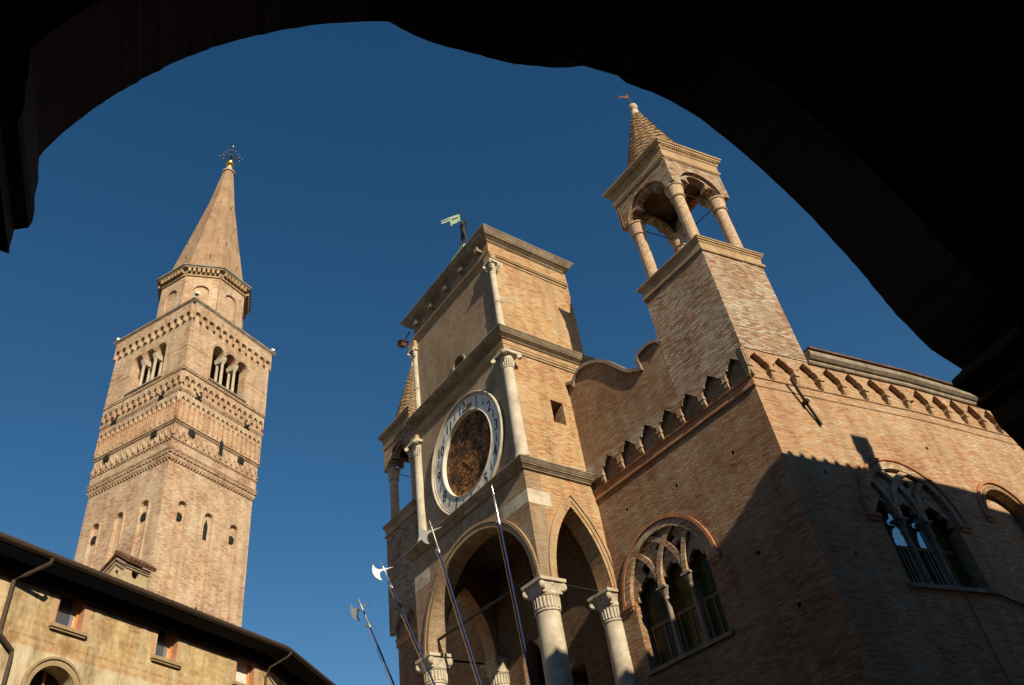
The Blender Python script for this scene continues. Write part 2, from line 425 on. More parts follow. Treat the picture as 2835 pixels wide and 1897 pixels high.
# =================================================================== TOWN HALL
hall = empty('town_hall', (-9.49, 17, 0))
tag(hall, 'medieval brick town hall with clock tower, open loggia and two pinnacled corner turrets', 'town hall')
F = frame((0, 0, 0), (1, 0, 0), (0, 1, 0))                 # facade: u = x, depth = y, z
PA = R_(10.0); PD = Vector((math.sin(PA), math.cos(PA), 0)); PI_ = Vector((-math.cos(PA), math.sin(PA), 0))
Cn = Vector((-9.49, 17, 0)); SW = frame(Cn, PD, PI_)       # side wall: u = s, depth inward
KS = 6.62; PB = R_(7.5); KD = Vector((math.sin(PB), math.cos(PB), 0)); KI = Vector((-math.cos(PB), math.sin(PB), 0))
SB = frame(Cn+PD*KS-KD*KS, KD, KI)                         # far stretch of the side wall, after a slight bend
yF, yP, xT, yT = 17.0, 16.82, -16.37, 14.1
XL = -29.6

def facade_window_loops(cx, zs, Rin, hw, zb):
    return [arc(cx, zs, Rin, 0, 180, 28)+[(cx-hw, zs), (cx-hw, zb), (cx+hw, zb), (cx+hw, zs)]]
# walls
W1 = (-14.28, 10.14, 1.66, 1.5, 8.16); W2 = (4.12, 10.08, 1.68, 1.5, 8.2)
back_doors = [rect(-19.3, -18.3, 6.4, 9.3), pointed(-21.3, -20.3, 10.2, 10.9)+[(-21.3, 8.4), (-20.3, 8.4)]]
put = lambda *a: [rect(u-.05, u+.05, z-.05, z+.06) for u, z in a]
mb = MB(F); mb.prism(put((-10.9, 12.45), (-13.1, 12.6), (-15.2, 12.9), (-11.2, 9.6), (-10.6, 8.0))+[rect(XL, Cn.x, 0, 15.0)]+facade_window_loops(*W1)+back_doors, yF, yF+.55)
mb.build('facade_wall', 'brick', hall)
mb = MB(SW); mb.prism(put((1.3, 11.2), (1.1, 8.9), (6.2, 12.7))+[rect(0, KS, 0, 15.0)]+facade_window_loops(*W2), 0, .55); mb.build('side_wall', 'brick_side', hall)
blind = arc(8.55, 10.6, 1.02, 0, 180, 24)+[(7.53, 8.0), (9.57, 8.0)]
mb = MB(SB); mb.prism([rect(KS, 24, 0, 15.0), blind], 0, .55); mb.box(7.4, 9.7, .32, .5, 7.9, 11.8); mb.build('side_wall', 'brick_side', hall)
mb = MB(); mb.box(XL, XL+.5, yF+.55, yF+16, 0, 15); mb.box(XL, -6, 40, 40.4, 0, 15); mb.build('rear_wall', 'brick', hall)
# dark rooms behind the windows
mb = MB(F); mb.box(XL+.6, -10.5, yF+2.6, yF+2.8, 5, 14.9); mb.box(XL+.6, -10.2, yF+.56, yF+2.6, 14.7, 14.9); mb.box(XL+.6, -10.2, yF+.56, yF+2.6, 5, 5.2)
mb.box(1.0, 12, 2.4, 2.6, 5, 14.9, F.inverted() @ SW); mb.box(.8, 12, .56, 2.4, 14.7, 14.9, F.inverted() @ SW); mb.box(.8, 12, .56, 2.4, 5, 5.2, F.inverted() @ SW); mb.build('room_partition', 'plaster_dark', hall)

# string courses
def strip(mb, Fm, u0, u1, prof):
    """moulding run along a wall: prof = (out, z)"""
    n = len(prof); vs = []
    for u in (u0, u1):
        vs += [(u, -o, z) for o, z in prof]
    fs = [(i, (i+1) % n, n+(i+1) % n, n+i) for i in range(n)]+[tuple(range(n)), tuple(range(2*n-1, n-1, -1))]
    return mb.add(vs, fs, Fm)
STR = [(-.02, 13.80), (.05, 13.80), (.07, 13.84), (.04, 13.87), (.04, 14.06), (.07, 14.08), (.10, 14.11), (.10, 14.14), (-.02, 14.16)]
def shift(Fm, y): return Fm @ Matrix.Translation((0, y, 0))
mb = MB()
strip(mb, shift(F, yF), XL-.08, -23.2, STR); strip(mb, shift(F, yF), xT, Cn.x+.04, STR)
mb.pieces('string_course', 'archivolt', hall)
ST2 = [(-.02, 13.81), (.022, 13.81), (.03, 13.84), (.012, 13.86), (.012, 14.09), (.045, 14.10), (.05, 14.14), (-.02, 14.15)]
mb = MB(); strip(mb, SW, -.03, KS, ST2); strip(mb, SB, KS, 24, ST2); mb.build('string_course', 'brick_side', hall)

# trefoil corbel friezes: a proud band whose lower edge is a row of trefoil arches on little corbels
def trefoil(c, w_, zb=14.42, za=14.93):
    c += random.uniform(-.012, .012); w_ *= random.uniform(.96, 1.03); za += random.uniform(-.025, .02)
    h = za-zb
    R = [(.40, 0), (.425, .15), (.41, .32), (.34, .45), (.27, .48), (.255, .6), (.18, .75), (.08, .89), (0, 1.05)]
    return [(c+x*w_, zb+y*h) for x, y in R]+[(c-x*w_, zb+y*h) for x, y in R[-2::-1]]
def trefoil_band(mb, Fm, u0, n, pitch, zt, d0, d1, uend=None, ubeg=None):
    top = [(u0+n*pitch+.0 if uend is None else uend, zt), (u0 if ubeg is None else ubeg, zt)]
    low = []
    if ubeg is not None: low.append((ubeg, 14.42))
    for k in range(n): low += trefoil(u0+pitch*(k+.5), pitch)[::-1]
    if uend is not None: low.append((uend, 14.42))
    mb.prism([low+top], d0, d1, Fm)
def corbel(mb, Fm, u, out=.18):
    w_ = .075*random.uniform(.9, 1.1); u += random.uniform(-.012, .012); out += random.uniform(-.025, .01)
    vs = []
    for z, o, ww in ((14.42, out+.02, w_+.015), (14.37, out+.02, w_+.015), (14.36, out-.02, w_-.01), (14.24, out-.03, w_-.01), (14.14, out-.09, w_-.025), (14.10, .03, w_-.03)):
        vs += [(u-ww, -o, z), (u+ww, -o, z), (u+ww, .02, z), (u-ww, .02, z)]
    fs = [(0, 1, 2, 3), tuple(range(23, 19, -1))]
    for i in range(5):
        for k in range(4): a = i*4; fs.append((a+k, a+(k+1) % 4, a+4+(k+1) % 4, a+4+k))
    mb.add(vs, fs, Fm)
TOV = .18
c0 = Cn + Vector((TOV*math.tan(PA)*0, 0, 0))
PIT = .9143
mbF = MB(); mbC = MB()
trefoil_band(mbF, F, -15.75, 7, PIT, 15.02, yP, yF-.004, uend=-9.31, ubeg=xT)
for k in range(8): corbel(mbC, shift(F, yF), -15.75+PIT*k if k < 7 else -9.40)
mbF.build('corbel_frieze', 'brick_turret', hall); mbC.pieces('frieze_corbel', 'moulded', hall)
# first stretch of the side (starts at the turret corner, runs proud by TOV)
SWP = shift(SW, -TOV)
mbF = MB(); mbC = MB()
trefoil_band(mbF, SW, -.17+.0, 7, .925, 15.02, -TOV, -.004, ubeg=-.19, uend=KS)
for k in range(8): corbel(mbC, SW, -.10 if k == 0 else -.17+.925*k+.02)
trefoil_band(mbF, SB, KS+.02-.13, 12, .9, 15.02, -TOV, -.004, uend=24, ubeg=None)
for k in range(1, 12): corbel(mbC, SB, KS-.11+.9*k)
mbF.build('corbel_frieze', 'brick_side', hall); mbC.pieces('frieze_corbel', 'moulded', hall)
# front frieze under the far turret
mbF = MB(); mbC = MB()
trefoil_band(mbF, F, -29.58, 6, .93, 15.02, yP, yF-.004, ubeg=-29.97, uend=-23.2)
for k in range(7): corbel(mbC, shift(F, yF), -29.52 if k == 0 else -29.58+.93*k)
mbF.build('corbel_frieze', 'brick_turret', hall); mbC.pieces('frieze_corbel', 'moulded', hall)

# scrolled parapet between tower and corner turret, with its coping
scroll = [(-16.36, 18.62), (-16.08, 18.50), (-16.03, 18.34), (-15.98, 18.5), (-15.8, 18.66), (-15.59, 18.74), (-15.32, 18.74), (-15.06, 18.66), (-14.64, 18.45), (-14.26, 18.13), (-13.9, 17.68), (-13.55, 17.23), (-13.33, 17.05), (-13.17, 16.97), (-13.0, 16.86), (-12.93, 16.80), (-12.95, 17.0), (-12.98, 17.2), (-12.92, 17.36), (-12.78, 17.43), (-12.5, 17.47), (-12.24, 17.45), (-11.98, 17.33), (-11.90, 17.2)]
mb = MB(F); mb.prism([[(-11.96, 15.022), (xT, 15.022)]+[(max(x, xT), z-.13) for x, z in scroll[:]][::1]], yP+.003, yP+.42)
mb.build('scroll_parapet', 'brick', hall)
mb = MB(F); mb.bar([(x, z-.06) for x, z in scroll], .12, yP-.10, yP+.5); mb.build('parapet_coping', 'stone', hall)
mb = MB(F); mb.prism([[(-27.4, 15.022), (-23.1, 15.022), (-23.1, 18.5), (-24.2, 18.5), (-25.6, 17.1), (-26.2, 16.9), (-27.4, 17.4)]], yP+.003, yP+.42); mb.build('scroll_parapet', 'brick', hall)
# upper side wall above the frieze, eaves gutter cornice
mb = MB(); mb.box(2.42, KS, -TOV+.003, .3, 15.022, 15.15, SW); mb.box(KS, 24, -TOV+.003, .3, 15.022, 15.15, SB); mb.build('upper_side_wall', 'brick_side', hall)
EAV = [(.0, 14.93), (.24, 14.95), (.27, 14.99), (.27, 15.06), (.33, 15.08), (.42, 15.16), (.44, 15.25), (.40, 15.33), (.1, 15.36), (0, 15.36)]
mb = MB(); strip(mb, SW, 2.36, KS, EAV); strip(mb, SB, KS-.01, 24, EAV); mb.build('eaves_cornice', 'stone', hall)
mb = MB(); mb.box(2.38, KS, -.47, .2, 15.365, 15.42, SW); mb.box(KS, 24, -.47, .2, 15.365, 15.42, SB)
mb.add([(-9.9, 19.6, 15.40), (-5.3, 40, 15.40), (-20, 40, 18.4), (-20, 19.6, 18.4)], [(0, 1, 2, 3)])
mb.add([(-20, 19.6, 18.4), (-20, 40, 18.4), (XL, 40, 15.3), (XL, 19.6, 15.3)], [(0, 1, 2, 3)]); mb.build('roof', 'tile', hall)

# ---------------- traceried windows
def tracery_window(name_lbl, Fm, cx, zs, Rin, hw, zb, Rout, dep, lightx, panes):
    w_ = empty('tracery_window', tuple((Fm @ Vector((cx, dep, zb)))), hall)
    cols = lightx[1:-1]
    # plate with trefoil heads and small eyes
    out = arc(cx, zs, Rin+.02, 0, 180, 28)
    low = [(cx-Rin-.02, zs-.02)] if False else []
    edge = out[:]
    bottom = []
    for a, b in zip(lightx[:-1], lightx[1:]):
        m = (a+b)/2; ww = (b-a)
        R = [(.44, -.02), (.46, .14), (.40, .27), (.29, .27), (.27, .38), (.17, .47), (.06, .52), (0, .62)]
        bottom += [(m-x*ww, zs+.02+y*.98) for x, y in R]+[(m+x*ww, zs+.02+y*.98) for x, y in R[-2::-1]]
    poly = edge+bottom
    sp = (lightx[2]-lightx[1])
    eyes = [[(cx-.30, zs+1.18), (cx-.02, zs+1.36), (cx+.12, zs+1.22), (cx-.1, zs+1.02)],
            [(cx+.34, zs+.86), (cx+.62, zs+1.02), (cx+.82, zs+.80), (cx+.56, zs+.62)],
            [(cx-.62, zs+.72), (cx-.82, zs+.98), (cx-1.02, zs+.84), (cx-.9, zs+.56)],
            [(cx+.02, zs+.62), (cx-.16, zs+.86), (cx-.36, zs+.70), (cx-.2, zs+.5)] if False else [(cx+.2, zs+1.25), (cx+.45, zs+1.32), (cx+.5, zs+1.16), (cx+.3, zs+1.08)]]
    mb = MB(Fm); mb.prism([poly]+eyes, dep+.06, dep+.2); 
    # intersecting ribs
    for c in cols:
        for sgn in (1, -1):
            ccx = c+sgn*Rin; pts = []
            for i in range(25):
                a = R_(180-i*3.6) if sgn > 0 else R_(i*3.6)
                p = (ccx+Rin*math.cos(a), zs+Rin*math.sin(a))
                if math.hypot(p[0]-cx, p[1]-zs) > Rin: break
                pts.append(p)
            if len(pts) > 2: mb.bar(pts, .16, dep-.03-.006*(sgn+1), dep+.12)
    mb.build('tracery', 'tracery', w_)
    # moulded archivolts and imposts
    mb = MB(Fm); mb.bar(arc(cx, zs, Rout-.05, 0, 180, 36), .10, -.07, .2); mb.build('hood_mould', 'archivolt', w_)
    mb = MB(Fm); mb.bar(arc(cx, zs, Rin+.03, 0, 180, 36), .22, -.035, .3); mb.build('archivolt', 'tracery', w_)
    mb = MB(Fm)
    for sx in (-1, 1):
        a, b = sorted((cx+sx*(hw+.03), cx+sx*(Rout+.05)))
        mb.box(a, b, -.085, .2, zs-.07, zs+.03); mb.box(a+.03, b-.03, -.05, .18, zs-.17, zs-.07)
    mb.pieces('impost', 'archivolt', w_)
    mb = MB(Fm); mb.box(cx-hw-.12, cx+hw+.12, -.1, .6, zb-.09, zb+.02); mb.build('sill', 'stone', w_)
    for c in cols:
        mb = MB(Fm); h = zs-zb
        mb.lathe([(.10, 0), (.10, .1), (.075, .14), (.075, h-.36), (.09, h-.34), (.09, h-.3), (.075, h-.28), (.15, h-.08), (.16, h-.07), (.16, h-.02)], (c, dep+.1, zb+.02), 14)
        mb.box(c-.17, c+.17, dep-.08, dep+.28, zs-.02, zs+.04)
        mb.build('colonnette', 'stone', w_, smooth=40)
    zt = zb+1.22
    mb = MB(Fm)
    for a, b in zip(lightx[:-1], lightx[1:]):
        m = (a+b)/2
        mb.box(a+.02, b-.02, dep+.30, dep+.38, zt-.05, zt+.05)
        for x in (a+.05, m-.035, b-.11): mb.box(x, x+.06, dep+.31, dep+.37, zb+.03, zt-.05)
    mb.build('window_frame', 'midwood', w_)
    for (a, b), mat in zip(zip(lightx[:-1], lightx[1:]), panes):
        mb = MB(Fm); mb.box(a-.0, b+.0, dep+.335, dep+.345, zt, zs+.7); mb.build('upper_pane', mat, w_)
        mb = MB(Fm); mb.box(a-.0, b+.0, dep+.336, dep+.344, zb, zt); mb.build('lower_pane', mat if mat == 'glass_dark' else 'glass_dark', w_)
    return w_
tracery_window('', shift(F, yF), *W1, 1.92, .05, [-15.74, -14.66, -13.66, -12.82], ['glass_dark']*3)
tracery_window('', SW, *W2, 1.95, .03, [2.66, 3.47, 4.43, 5.58], ['glass', 'glass', 'glass_dark'])
ba = empty('blind_arch', tuple(SB @ Vector((8.55, 0, 8))), hall)
mb = MB(SB); mb.bar(arc(8.55, 10.6, 1.28, 0, 180, 32), .10, -.06, .15); mb.build('hood_mould', 'archivolt', ba)
mb = MB(SB); mb.bar(arc(8.55, 10.6, 1.08, 0, 180, 32), .12, -.035, .3); mb.build('archivolt', 'brick', ba)
mb = MB(SB)
for sx in (-1, 1):
    a, b = sorted((8.55+sx*.98, 8.55+sx*1.36)); mb.box(a, b, -.08, .1, 10.52, 10.62); mb.box(a+.02, b-.02, -.05, .1, 10.40, 10.52)
mb.pieces('impost', 'archivolt', ba)

# ---------------- corner turrets
def turret(org, e1, e2, L1, L2, zb, open_z):
    """org: near corner (2D), e1 along the front away from it, e2 along the side; L1, L2 lengths"""
    o = Vector((*org, 0)); t = empty('corner_turret', (org[0]+e1.x*L1/2+e2.x*L2/2, org[1]+e1.y*L1/2+e2.y*L2/2, zb), hall)
    def q(a, b): p = o+e1*a+e2*b; return (p.x, p.y)
    def loop(i=0.): return [q(i, i), q(i, L2-i), q(L1-i, L2-i), q(L1-i, i)]
    def ccw(lp):
        a = sum(lp[i-1][0]*lp[i][1]-lp[i][0]*lp[i-1][1] for i in range(len(lp))); return lp if a > 0 else lp[::-1]
    mb = MB(); mb.cornice(ccw(loop()), [(0, zb), (0, 19.0)]); mb.build('pedestal', 'brick_turret', t)
    mb = MB(); mb.cornice(ccw(loop()), [(0, 19.0), (.05, 19.0), (.07, 19.05), (.07, 19.09), (.02, 19.11), (.03, 19.36), (.07, 19.4), (.07, 19.44), (.11, 19.46), (.11, 19.52), (.14, 19.53), (.14, 19.58), (.0, 19.62)])
    mb.build('pedestal_cornice', 'moulded', t)
    ins = .33
    for a in (ins, L1-ins):
        for b in (ins, L2-ins):
            mb = MB(); x, y = q(a, b)
            mb.lathe([(.26, 0), (.26, .06), (.215, .1), (.205, 2.36), (.25, 2.38), (.27, 2.42), (.25, 2.46), (.24, 2.5), (.29, 2.74), (.30, 2.86), (.34, 2.88), (.34, 2.94), (.28, 2.95)], (x, y, 19.6), 24)
            mb.build('column', 'brick_column', t, smooth=35)
    # arcade block: outer order and recessed trefoil-cusped inner order on each side
    zs, zt = 22.55, 23.86
    def side(A, d, inn, L, e=0.):
        Fm = frame((A[0], A[1], 0), d, inn) @ Matrix.Translation((0, -e, 0))
        mb = MB(Fm)
        c = L/2; r = L/2-.37
        g_ = e*1.5
        outer = [(g_, zs)]+[(c-r, zs)]+arc(c, zs, r, 180, 0, 22)[1:-1]+[(c+r, zs), (L-g_, zs), (L-g_, zt), (g_, zt)]
        mb.prism([outer], 0, .125)
        cusp = []
        ri = r-.02
        pts = [(.93, 0), (.94, .17), (.90, .33), (.82, .46), (.70, .50), (.57, .46), (.46, .36), (.41, .33), (.43, .46), (.46, .60), (.41, .74), (.28, .83), (.12, .87), (0, .89)]
        cus = [(c-x*r, zs+y*r) for x, y in pts]+[(c+x*r, zs+y*r) for x, y in pts[-2::-1]]
        inner = [(c-r-.04, zs)]+cus+[(c+r+.04, zs)]+arc(c, zs, r+.04, 0, 180, 22)[1:-1]
        mb.prism([inner], .12, .40)
        return mb
    P0, P1, P2, P3 = q(0, 0), q(L1, 0), q(L1, L2), q(0, L2)
    # near-side order: front runs P1->P0, right side P0->P3, back P3->P2, left P2->P1
    for A, B, e_ in ((P1, P0, 0), (P0, P3, .004), (P3, P2, 0), (P2, P1, .004)):
        d = (Vector(B)-Vector(A)); L = d.length; d = d.normalized(); inn = Vector((-d.y, d.x))
        s_ = 1 if inn.dot(Vector(q(L1/2, L2/2))-Vector(A)) > 0 else -1
        side(A, (d.x, d.y, 0), (inn.x*s_, inn.y*s_, 0), L, e_).build('arch_wall', 'brick_turret', t)
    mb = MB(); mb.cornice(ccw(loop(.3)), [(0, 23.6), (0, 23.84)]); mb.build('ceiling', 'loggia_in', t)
    mb = MB(); mb.cornice(ccw(loop()), [(0, 23.862), (.05, 23.87), (.06, 23.95), (.02, 23.97), (.02, 24.02), (.03, 24.3), (.07, 24.34), (.08, 24.4), (.09, 24.46), (.16, 24.5), (.17, 24.58), (.21, 24.6), (.21, 24.68), (0, 24.72)])
    for A, B in ((P1, P0), (P0, P3), (P3, P2), (P2, P1)):
        d = (Vector(B)-Vector(A)); L = d.length; d = d.normalized(); out = Vector((d.y, -d.x))
        if out.dot(Vector(q(L1/2, L2/2))-Vector(A)) > 0: out = -out
        Fm = frame((*A, 0), (d.x, d.y, 0), (-out.x, -out.y, 0))
        n = 26
        for k in range(n):
            u = L*(k+.5)/n; mb.box(u-.028, u+.028, -.135, .02, 24.41, 24.49, Fm); mb.box(u-.025, u+.025, -.045, .02, 23.78, 23.861, Fm)
    mb.build('cornice', 'moulded', t)
    # scaly brick spire
    cx, cy = q(L1/2, L2/2); rows = 30; seg = 36; vs, fs = [], []
    z0, z1, r0, r1 = 24.66, 28.75, 1.30, .16
    rr = random.Random(int(abs(cx)*10))
    prof = []
    for j in range(rows):
        f0 = j/rows; f1 = (j+1)/rows
        ra = r0+(r1-r0)*f0; rb = r0+(r1-r0)*f1
        za = z0+(z1-z0)*f0; zb_ = z0+(z1-z0)*f1
        prof += [(ra-.01, za, 0), (ra+.035, za+.02, 1), (ra+.03-(ra-rb)*.6, za+(zb_-za)*.62, 1), (rb-.012, za+(zb_-za)*.7, 0)]
    for j, (r, z, ty) in enumerate(prof):
        for k in range(seg):
            jit = 0
            if ty:
                rw = j//4; jit = (-.03 if (k//2+rw) % 2 and k % 2 == 0 else 0)+rr.uniform(-.012, .012)
            a = 2*math.pi*(k+.5*(j//4 % 2))/seg; vs.append((cx+(r+jit)*math.cos(a), cy+(r+jit)*math.sin(a), z+rr.uniform(-.008, .008)))
    for j in range(len(prof)-1):
        for k in range(seg): fs.append((j*seg+k, j*seg+(k+1) % seg, (j+1)*seg+(k+1) % seg, (j+1)*seg+k))
    fs.append(tuple((len(prof)-1)*seg+k for k in range(seg)))
    mb = MB(); mb.add(vs, fs); mb.build('spire', 'spire_tile', t)
    mb = MB(); mb.lathe([(.20, 0), (.20, .05), (.17, .12), (.16, .34), (.14, .42), (.10, .45), (.14, .50), (.185, .58), (.195, .66), (.17, .76), (.10, .84), (.02, .87)], (cx, cy, 28.62), 20); mb.build('finial', 'white', t, smooth=50)
    mb = MB(); zz = 22.42
    pp = [Vector((*q(a, b), zz)) for a, b in ((ins, ins), (L1-ins, ins), (L1-ins, L2-ins), (ins, L2-ins))]
    for i in range(4): mb.tube([pp[i], pp[(i+1) % 4]], .018, 6)
    mb.build('tie_rod', 'ironblack', t)
    return t, (cx, cy)
E1 = Vector((-1, 0, 0))
tr, trc = turret((-9.31, yP), E1, PD, 2.64, 2.5, 15.022, True)
tl, tlc = turret((-27.33, yP), E1, Vector((0, 1, 0)), 2.64, 2.6, 15.022, True)
# iron anchor bar on the sunny side wall
mb = MB(SW); mb.tube([(1.27, -.22, 14.16), (1.6, -.12, 13.48), (1.93, -.05, 12.78)], .045, 8); mb.tube([(1.6, 0, 13.46), (1.6, -.22, 13.46)], .07, 8); mb.build('iron_anchor', 'ironblack', hall)

# ---------------- loggia and clock tower
xL0, xL1, xL2 = -23.2, -22.4, -22.2
zc = 10.8
# front wall of the loggia with its wide arch
ac, ar = -19.58, 2.92
def ell(cx, zs, rx, rz, n=32, a0=180, a1=0): return [(cx+rx*math.cos(R_(a0+(a1-a0)*i/n)), zs+rz*math.sin(R_(a0+(a1-a0)*i/n))) for i in range(n+1)]
mb = MB(F); mb.prism([[(xL0, zc)]+ell(ac, zc, ar-.0, 2.75)+[(xT, zc), (xT, 14.4), (xL0, 14.4)]], yT, yT+.62)
mb.build('loggia_front_wall', 'brick_front', hall)
mb = MB(F); mb.bar(ell(ac, zc, ar+.24, 2.99, 40), .10, yT-.06, yT+.1); mb.bar(ell(ac, zc, ar+.09, 2.84, 40), .14, yT-.035, yT+.1); mb.build('arch_moulding', 'moulded', hall)
# side wall of the loggia with a pointed arch
LS = frame((xT, 0, 0), (0, 1, 0), (-1, 0, 0))
sp = pointed(14.74, 16.84, zc, 13.38)
mb = MB(LS); mb.prism([[(yT+.62, zc), (14.74, zc)]+sp[::-1][1:-1]+[(16.84, zc), (yF, zc), (yF, 14.4), (yT+.62, 14.4)]], 0, .62)
mb.build('loggia_side_wall', 'brick_tower', hall)
mb = MB(LS); mb.bar([p for p in pointed(14.50, 17.12, zc, 13.82, 14) if p[0] < 17.0 or True], .10, -.06, .1); mb.bar(pointed(14.60, 16.99, zc, 13.64, 14), .12, -.035, .1); mb.build('arch_moulding', 'moulded', hall)
mb = MB(LS); mb.prism([[(yT+.62, zc), (14.74, zc)]+sp[::-1][1:-1]+[(16.84, zc), (yF, zc), (yF, 14.4), (yT+.62, 14.4)]], 6.21, 6.83); mb.build('loggia_side_wall', 'brick_tower', hall)
mb = MB(F); mb.prism([rect(xL0+.4, xT-.4, 6.1, 13.95)]+back_doors, yF-.05, yF-.003); mb.build('loggia_shade_panel', 'loggia_in', hall)  # thin dark panel added over the back wall to deepen the loggia's shade
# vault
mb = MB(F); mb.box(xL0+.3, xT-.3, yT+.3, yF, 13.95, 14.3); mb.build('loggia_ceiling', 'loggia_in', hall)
mb = MB(F); mb.box(xL0-.3, xT+.3, yT-.3, yF, 5.7, 6.1); mb.box(xL0+.2, xT-.2, yT+.2, yF, 0, 5.7); mb.build('loggia_base', 'stone', hall)
mb = MB(F)
mb.box(xT-.5, xT-.2, yT+.9, yF-.3, 7.82, 7.98); mb.box(xL0+.9, xT-.9, yT+.2, yT+.5, 7.05, 7.2)
for k in range(12): mb.lathe([(.07, 0), (.05, .1), (.09, .4), (.05, .75), (.07, .95)], (xL0+1.3+k*.4, yT+.35, 6.1), 8)
for k in range(4): mb.lathe([(.07, 0), (.05, .3), (.09, .9), (.05, 1.4), (.07, 1.72)], (xT-.35, yT+1.15+k*.42, 6.1), 8)
mb.build('balustrade', 'stone', hall)
# stone patches
mb = MB(F)
mb.box(-17.7, xT+.004, yT-.004, yT+.2, 13.22, 13.66); mb.box(xL0-.004, -22.2, yT-.004, yT+.2, 13.14, 13.68)
mb.box(xT-.2, xT+.006, yT+.001, 15.0, 13.19, 13.68); mb.box(xT-.24, xT-.034, 14.3, 14.88, 21.83, 21.98); mb.box(xT-.24, xT-.034, 14.2, 14.74, 23.62, 23.94)
mb.pieces('stone_block', 'white', hall)
# loggia columns
def ionic(x, y, zt, r, name, h, wall=False):
    c = MB(); c.lathe([(r*1.2, 0), (r*1.2, .15), (r*1.05, .25), (r*1.06, .3), (r*.96, h-.92), (r*1.06, h-.90), (r*1.07, h-.86), (r*.98, h-.84)], (x, y, zt-h), 32)
    col = c.build(name, 'white', hall, smooth=40)
    k = MB(); k.lathe([(r*.96, 0), (r*.98, .02), (r*.98, .34), (r*1.1, .37), (r*1.14, .42), (r*1.05, .46), (r*1.0, .72)], (x, y, zt-.84), 32)
    for i in range(22):
        a = 2*math.pi*i/22; k.tube([(x+r*1.0*math.cos(a), y+r*1.0*math.sin(a), zt-.81), (x+r*1.03*math.cos(a), y+r*1.03*math.sin(a), zt-.50)], r*.09, 6)
    w_ = .44
    # flaring bell with corner volutes and a slab
    b = []
    for ww, z in ((r*.98, zt-.42), (r*1.05, zt-.3), (w_-.04, zt-.14), (w_-.02, zt-.1)):
        b.append([(x-ww, y-ww, z), (x+ww, y-ww, z), (x+ww, y+ww, z), (x-ww, y+ww, z)])
    vs = [p for r_ in b for p in r_]; fs = [(0, 3, 2, 1), (12, 13, 14, 15)]
    for i in range(3):
        for j in range(4): fs.append((i*4+j, i*4+(j+1) % 4, i*4+4+(j+1) % 4, i*4+4+j))
    k.add(vs, fs)
    k.box(x-w_-.03, x+w_+.03, y-w_-.03, y+w_+.03, zt-.1, zt)
    for sx in (-1, 1):
        for sy in (-1, 1):
            vx, vy = x+sx*(w_-.07), y+sy*(w_-.07)
            d = Vector((sx, -sy, 0)).normalized()*.07
            k.tube([Vector((vx, vy, zt-.24))-d, Vector((vx, vy, zt-.24))-d*.5, Vector((vx, vy, zt-.24))+d*.5, Vector((vx, vy, zt-.24))+d], .12, 14, rad=[.10, .13, .13, .10])
    for ax in (0, 1):
        for sg in (-1, 1):
            px = x+(sg*(w_-.08) if ax == 0 else 0); py = y+(sg*(w_-.08) if ax else 0)
            k.lathe([(.02, -.06), (.06, -.03), (.07, 0), (.06, .04), (.02, .06)], (px, py, zt-.17), 10)
    cap = k.build('capital', 'white', col, smooth=35)
    return col
ionic(-16.74, 14.46, 10.8, .36, 'loggia_column', 4.75)
ionic(-22.82, 14.46, 10.8, .36, 'loggia_column', 4.75)
ionic(-16.76, 17.0, 10.8, .34, 'loggia_column', 4.75)
ionic(-22.5, 16.85, 10.75, .34, 'loggia_column', 4.7)
# iron ties and a lamp bracket in the loggia
mb = MB(); mb.tube([(-22.3, 14.45, 10.7), (-22.55, 14.42, 11.26), (-19.4, 14.45, 11.23), (-17.2, 14.45, 11.2)], .05, 8)
mb.tube([(-22.7, 14.9, 10.72), (-22.7, 16.8, 10.72)], .04, 8); mb.tube([(-16.7, 14.9, 10.86), (-16.7, 16.8, 10.82)], .025, 8); mb.build('tie_rod', 'ironblack', hall)

# cornices and upper stages
def rectp(x0, x1, y0, y1): return [(x0, y0), (x1, y0), (x1, y1), (x0, y1)]
yB = 17.95
mb = MB(); mb.cornice(rectp(xL0, xT, yT, yF-.01), [(0, 14.34), (.05, 14.35), (.08, 14.36), (.08, 14.395), (.10, 14.40), (.16, 14.455), (.19, 14.465), (.19, 14.50), (.21, 14.505), (.29, 14.60), (.31, 14.61), (.31, 14.645), (0, 14.68)]); mb.build('lower_cornice', 'dark', hall)
def clock_hole(): return circle(-19.2, 16.62, 1.56, 48)
# middle stage
mb = MB(F); mb.prism([rect(xL1, xT, 14.66, 19.9), clock_hole()], yT, yT+.03); mb.build('middle_stage_front', 'brick_front', hall)
mb = MB(F); mb.prism([rect(xL1, xT, 14.66, 19.9), clock_hole()], yT+.03, yT+.5)
mb.prism([rect(yT+.5, yB, 14.66, 19.9), rect(15.82, 16.37, 16.64, 17.58)], 0, .5, F.inverted() @ LS)
mb.box(xL1, xL1+.4, yT+.5, yB, 14.66, 19.9); mb.box(xL1, xT, yB, yB+.2, 14.66, 19.9); mb.build('middle_stage', 'brick_tower', hall)
mb = MB(LS); mb.box(15.7, 16.5, 1.2, 1.3, 16.4, 17.8); mb.box(15.7, 16.5, .5, 1.2, 17.7, 17.8); mb.box(16.42, 16.5, .5, 1.2, 16.4, 17.7); mb.build('window_recess', 'wood_and_shade', hall)
mb = MB(); mb.cornice(rectp(xL1, xT, yT, yB), [(0, 19.22), (.05, 19.24), (.05, 19.30), (.09, 19.33), (.09, 19.40), (.12, 19.43), (.12, 19.47), (.02, 19.5)]); mb.build('architrave', 'moulded', hall)
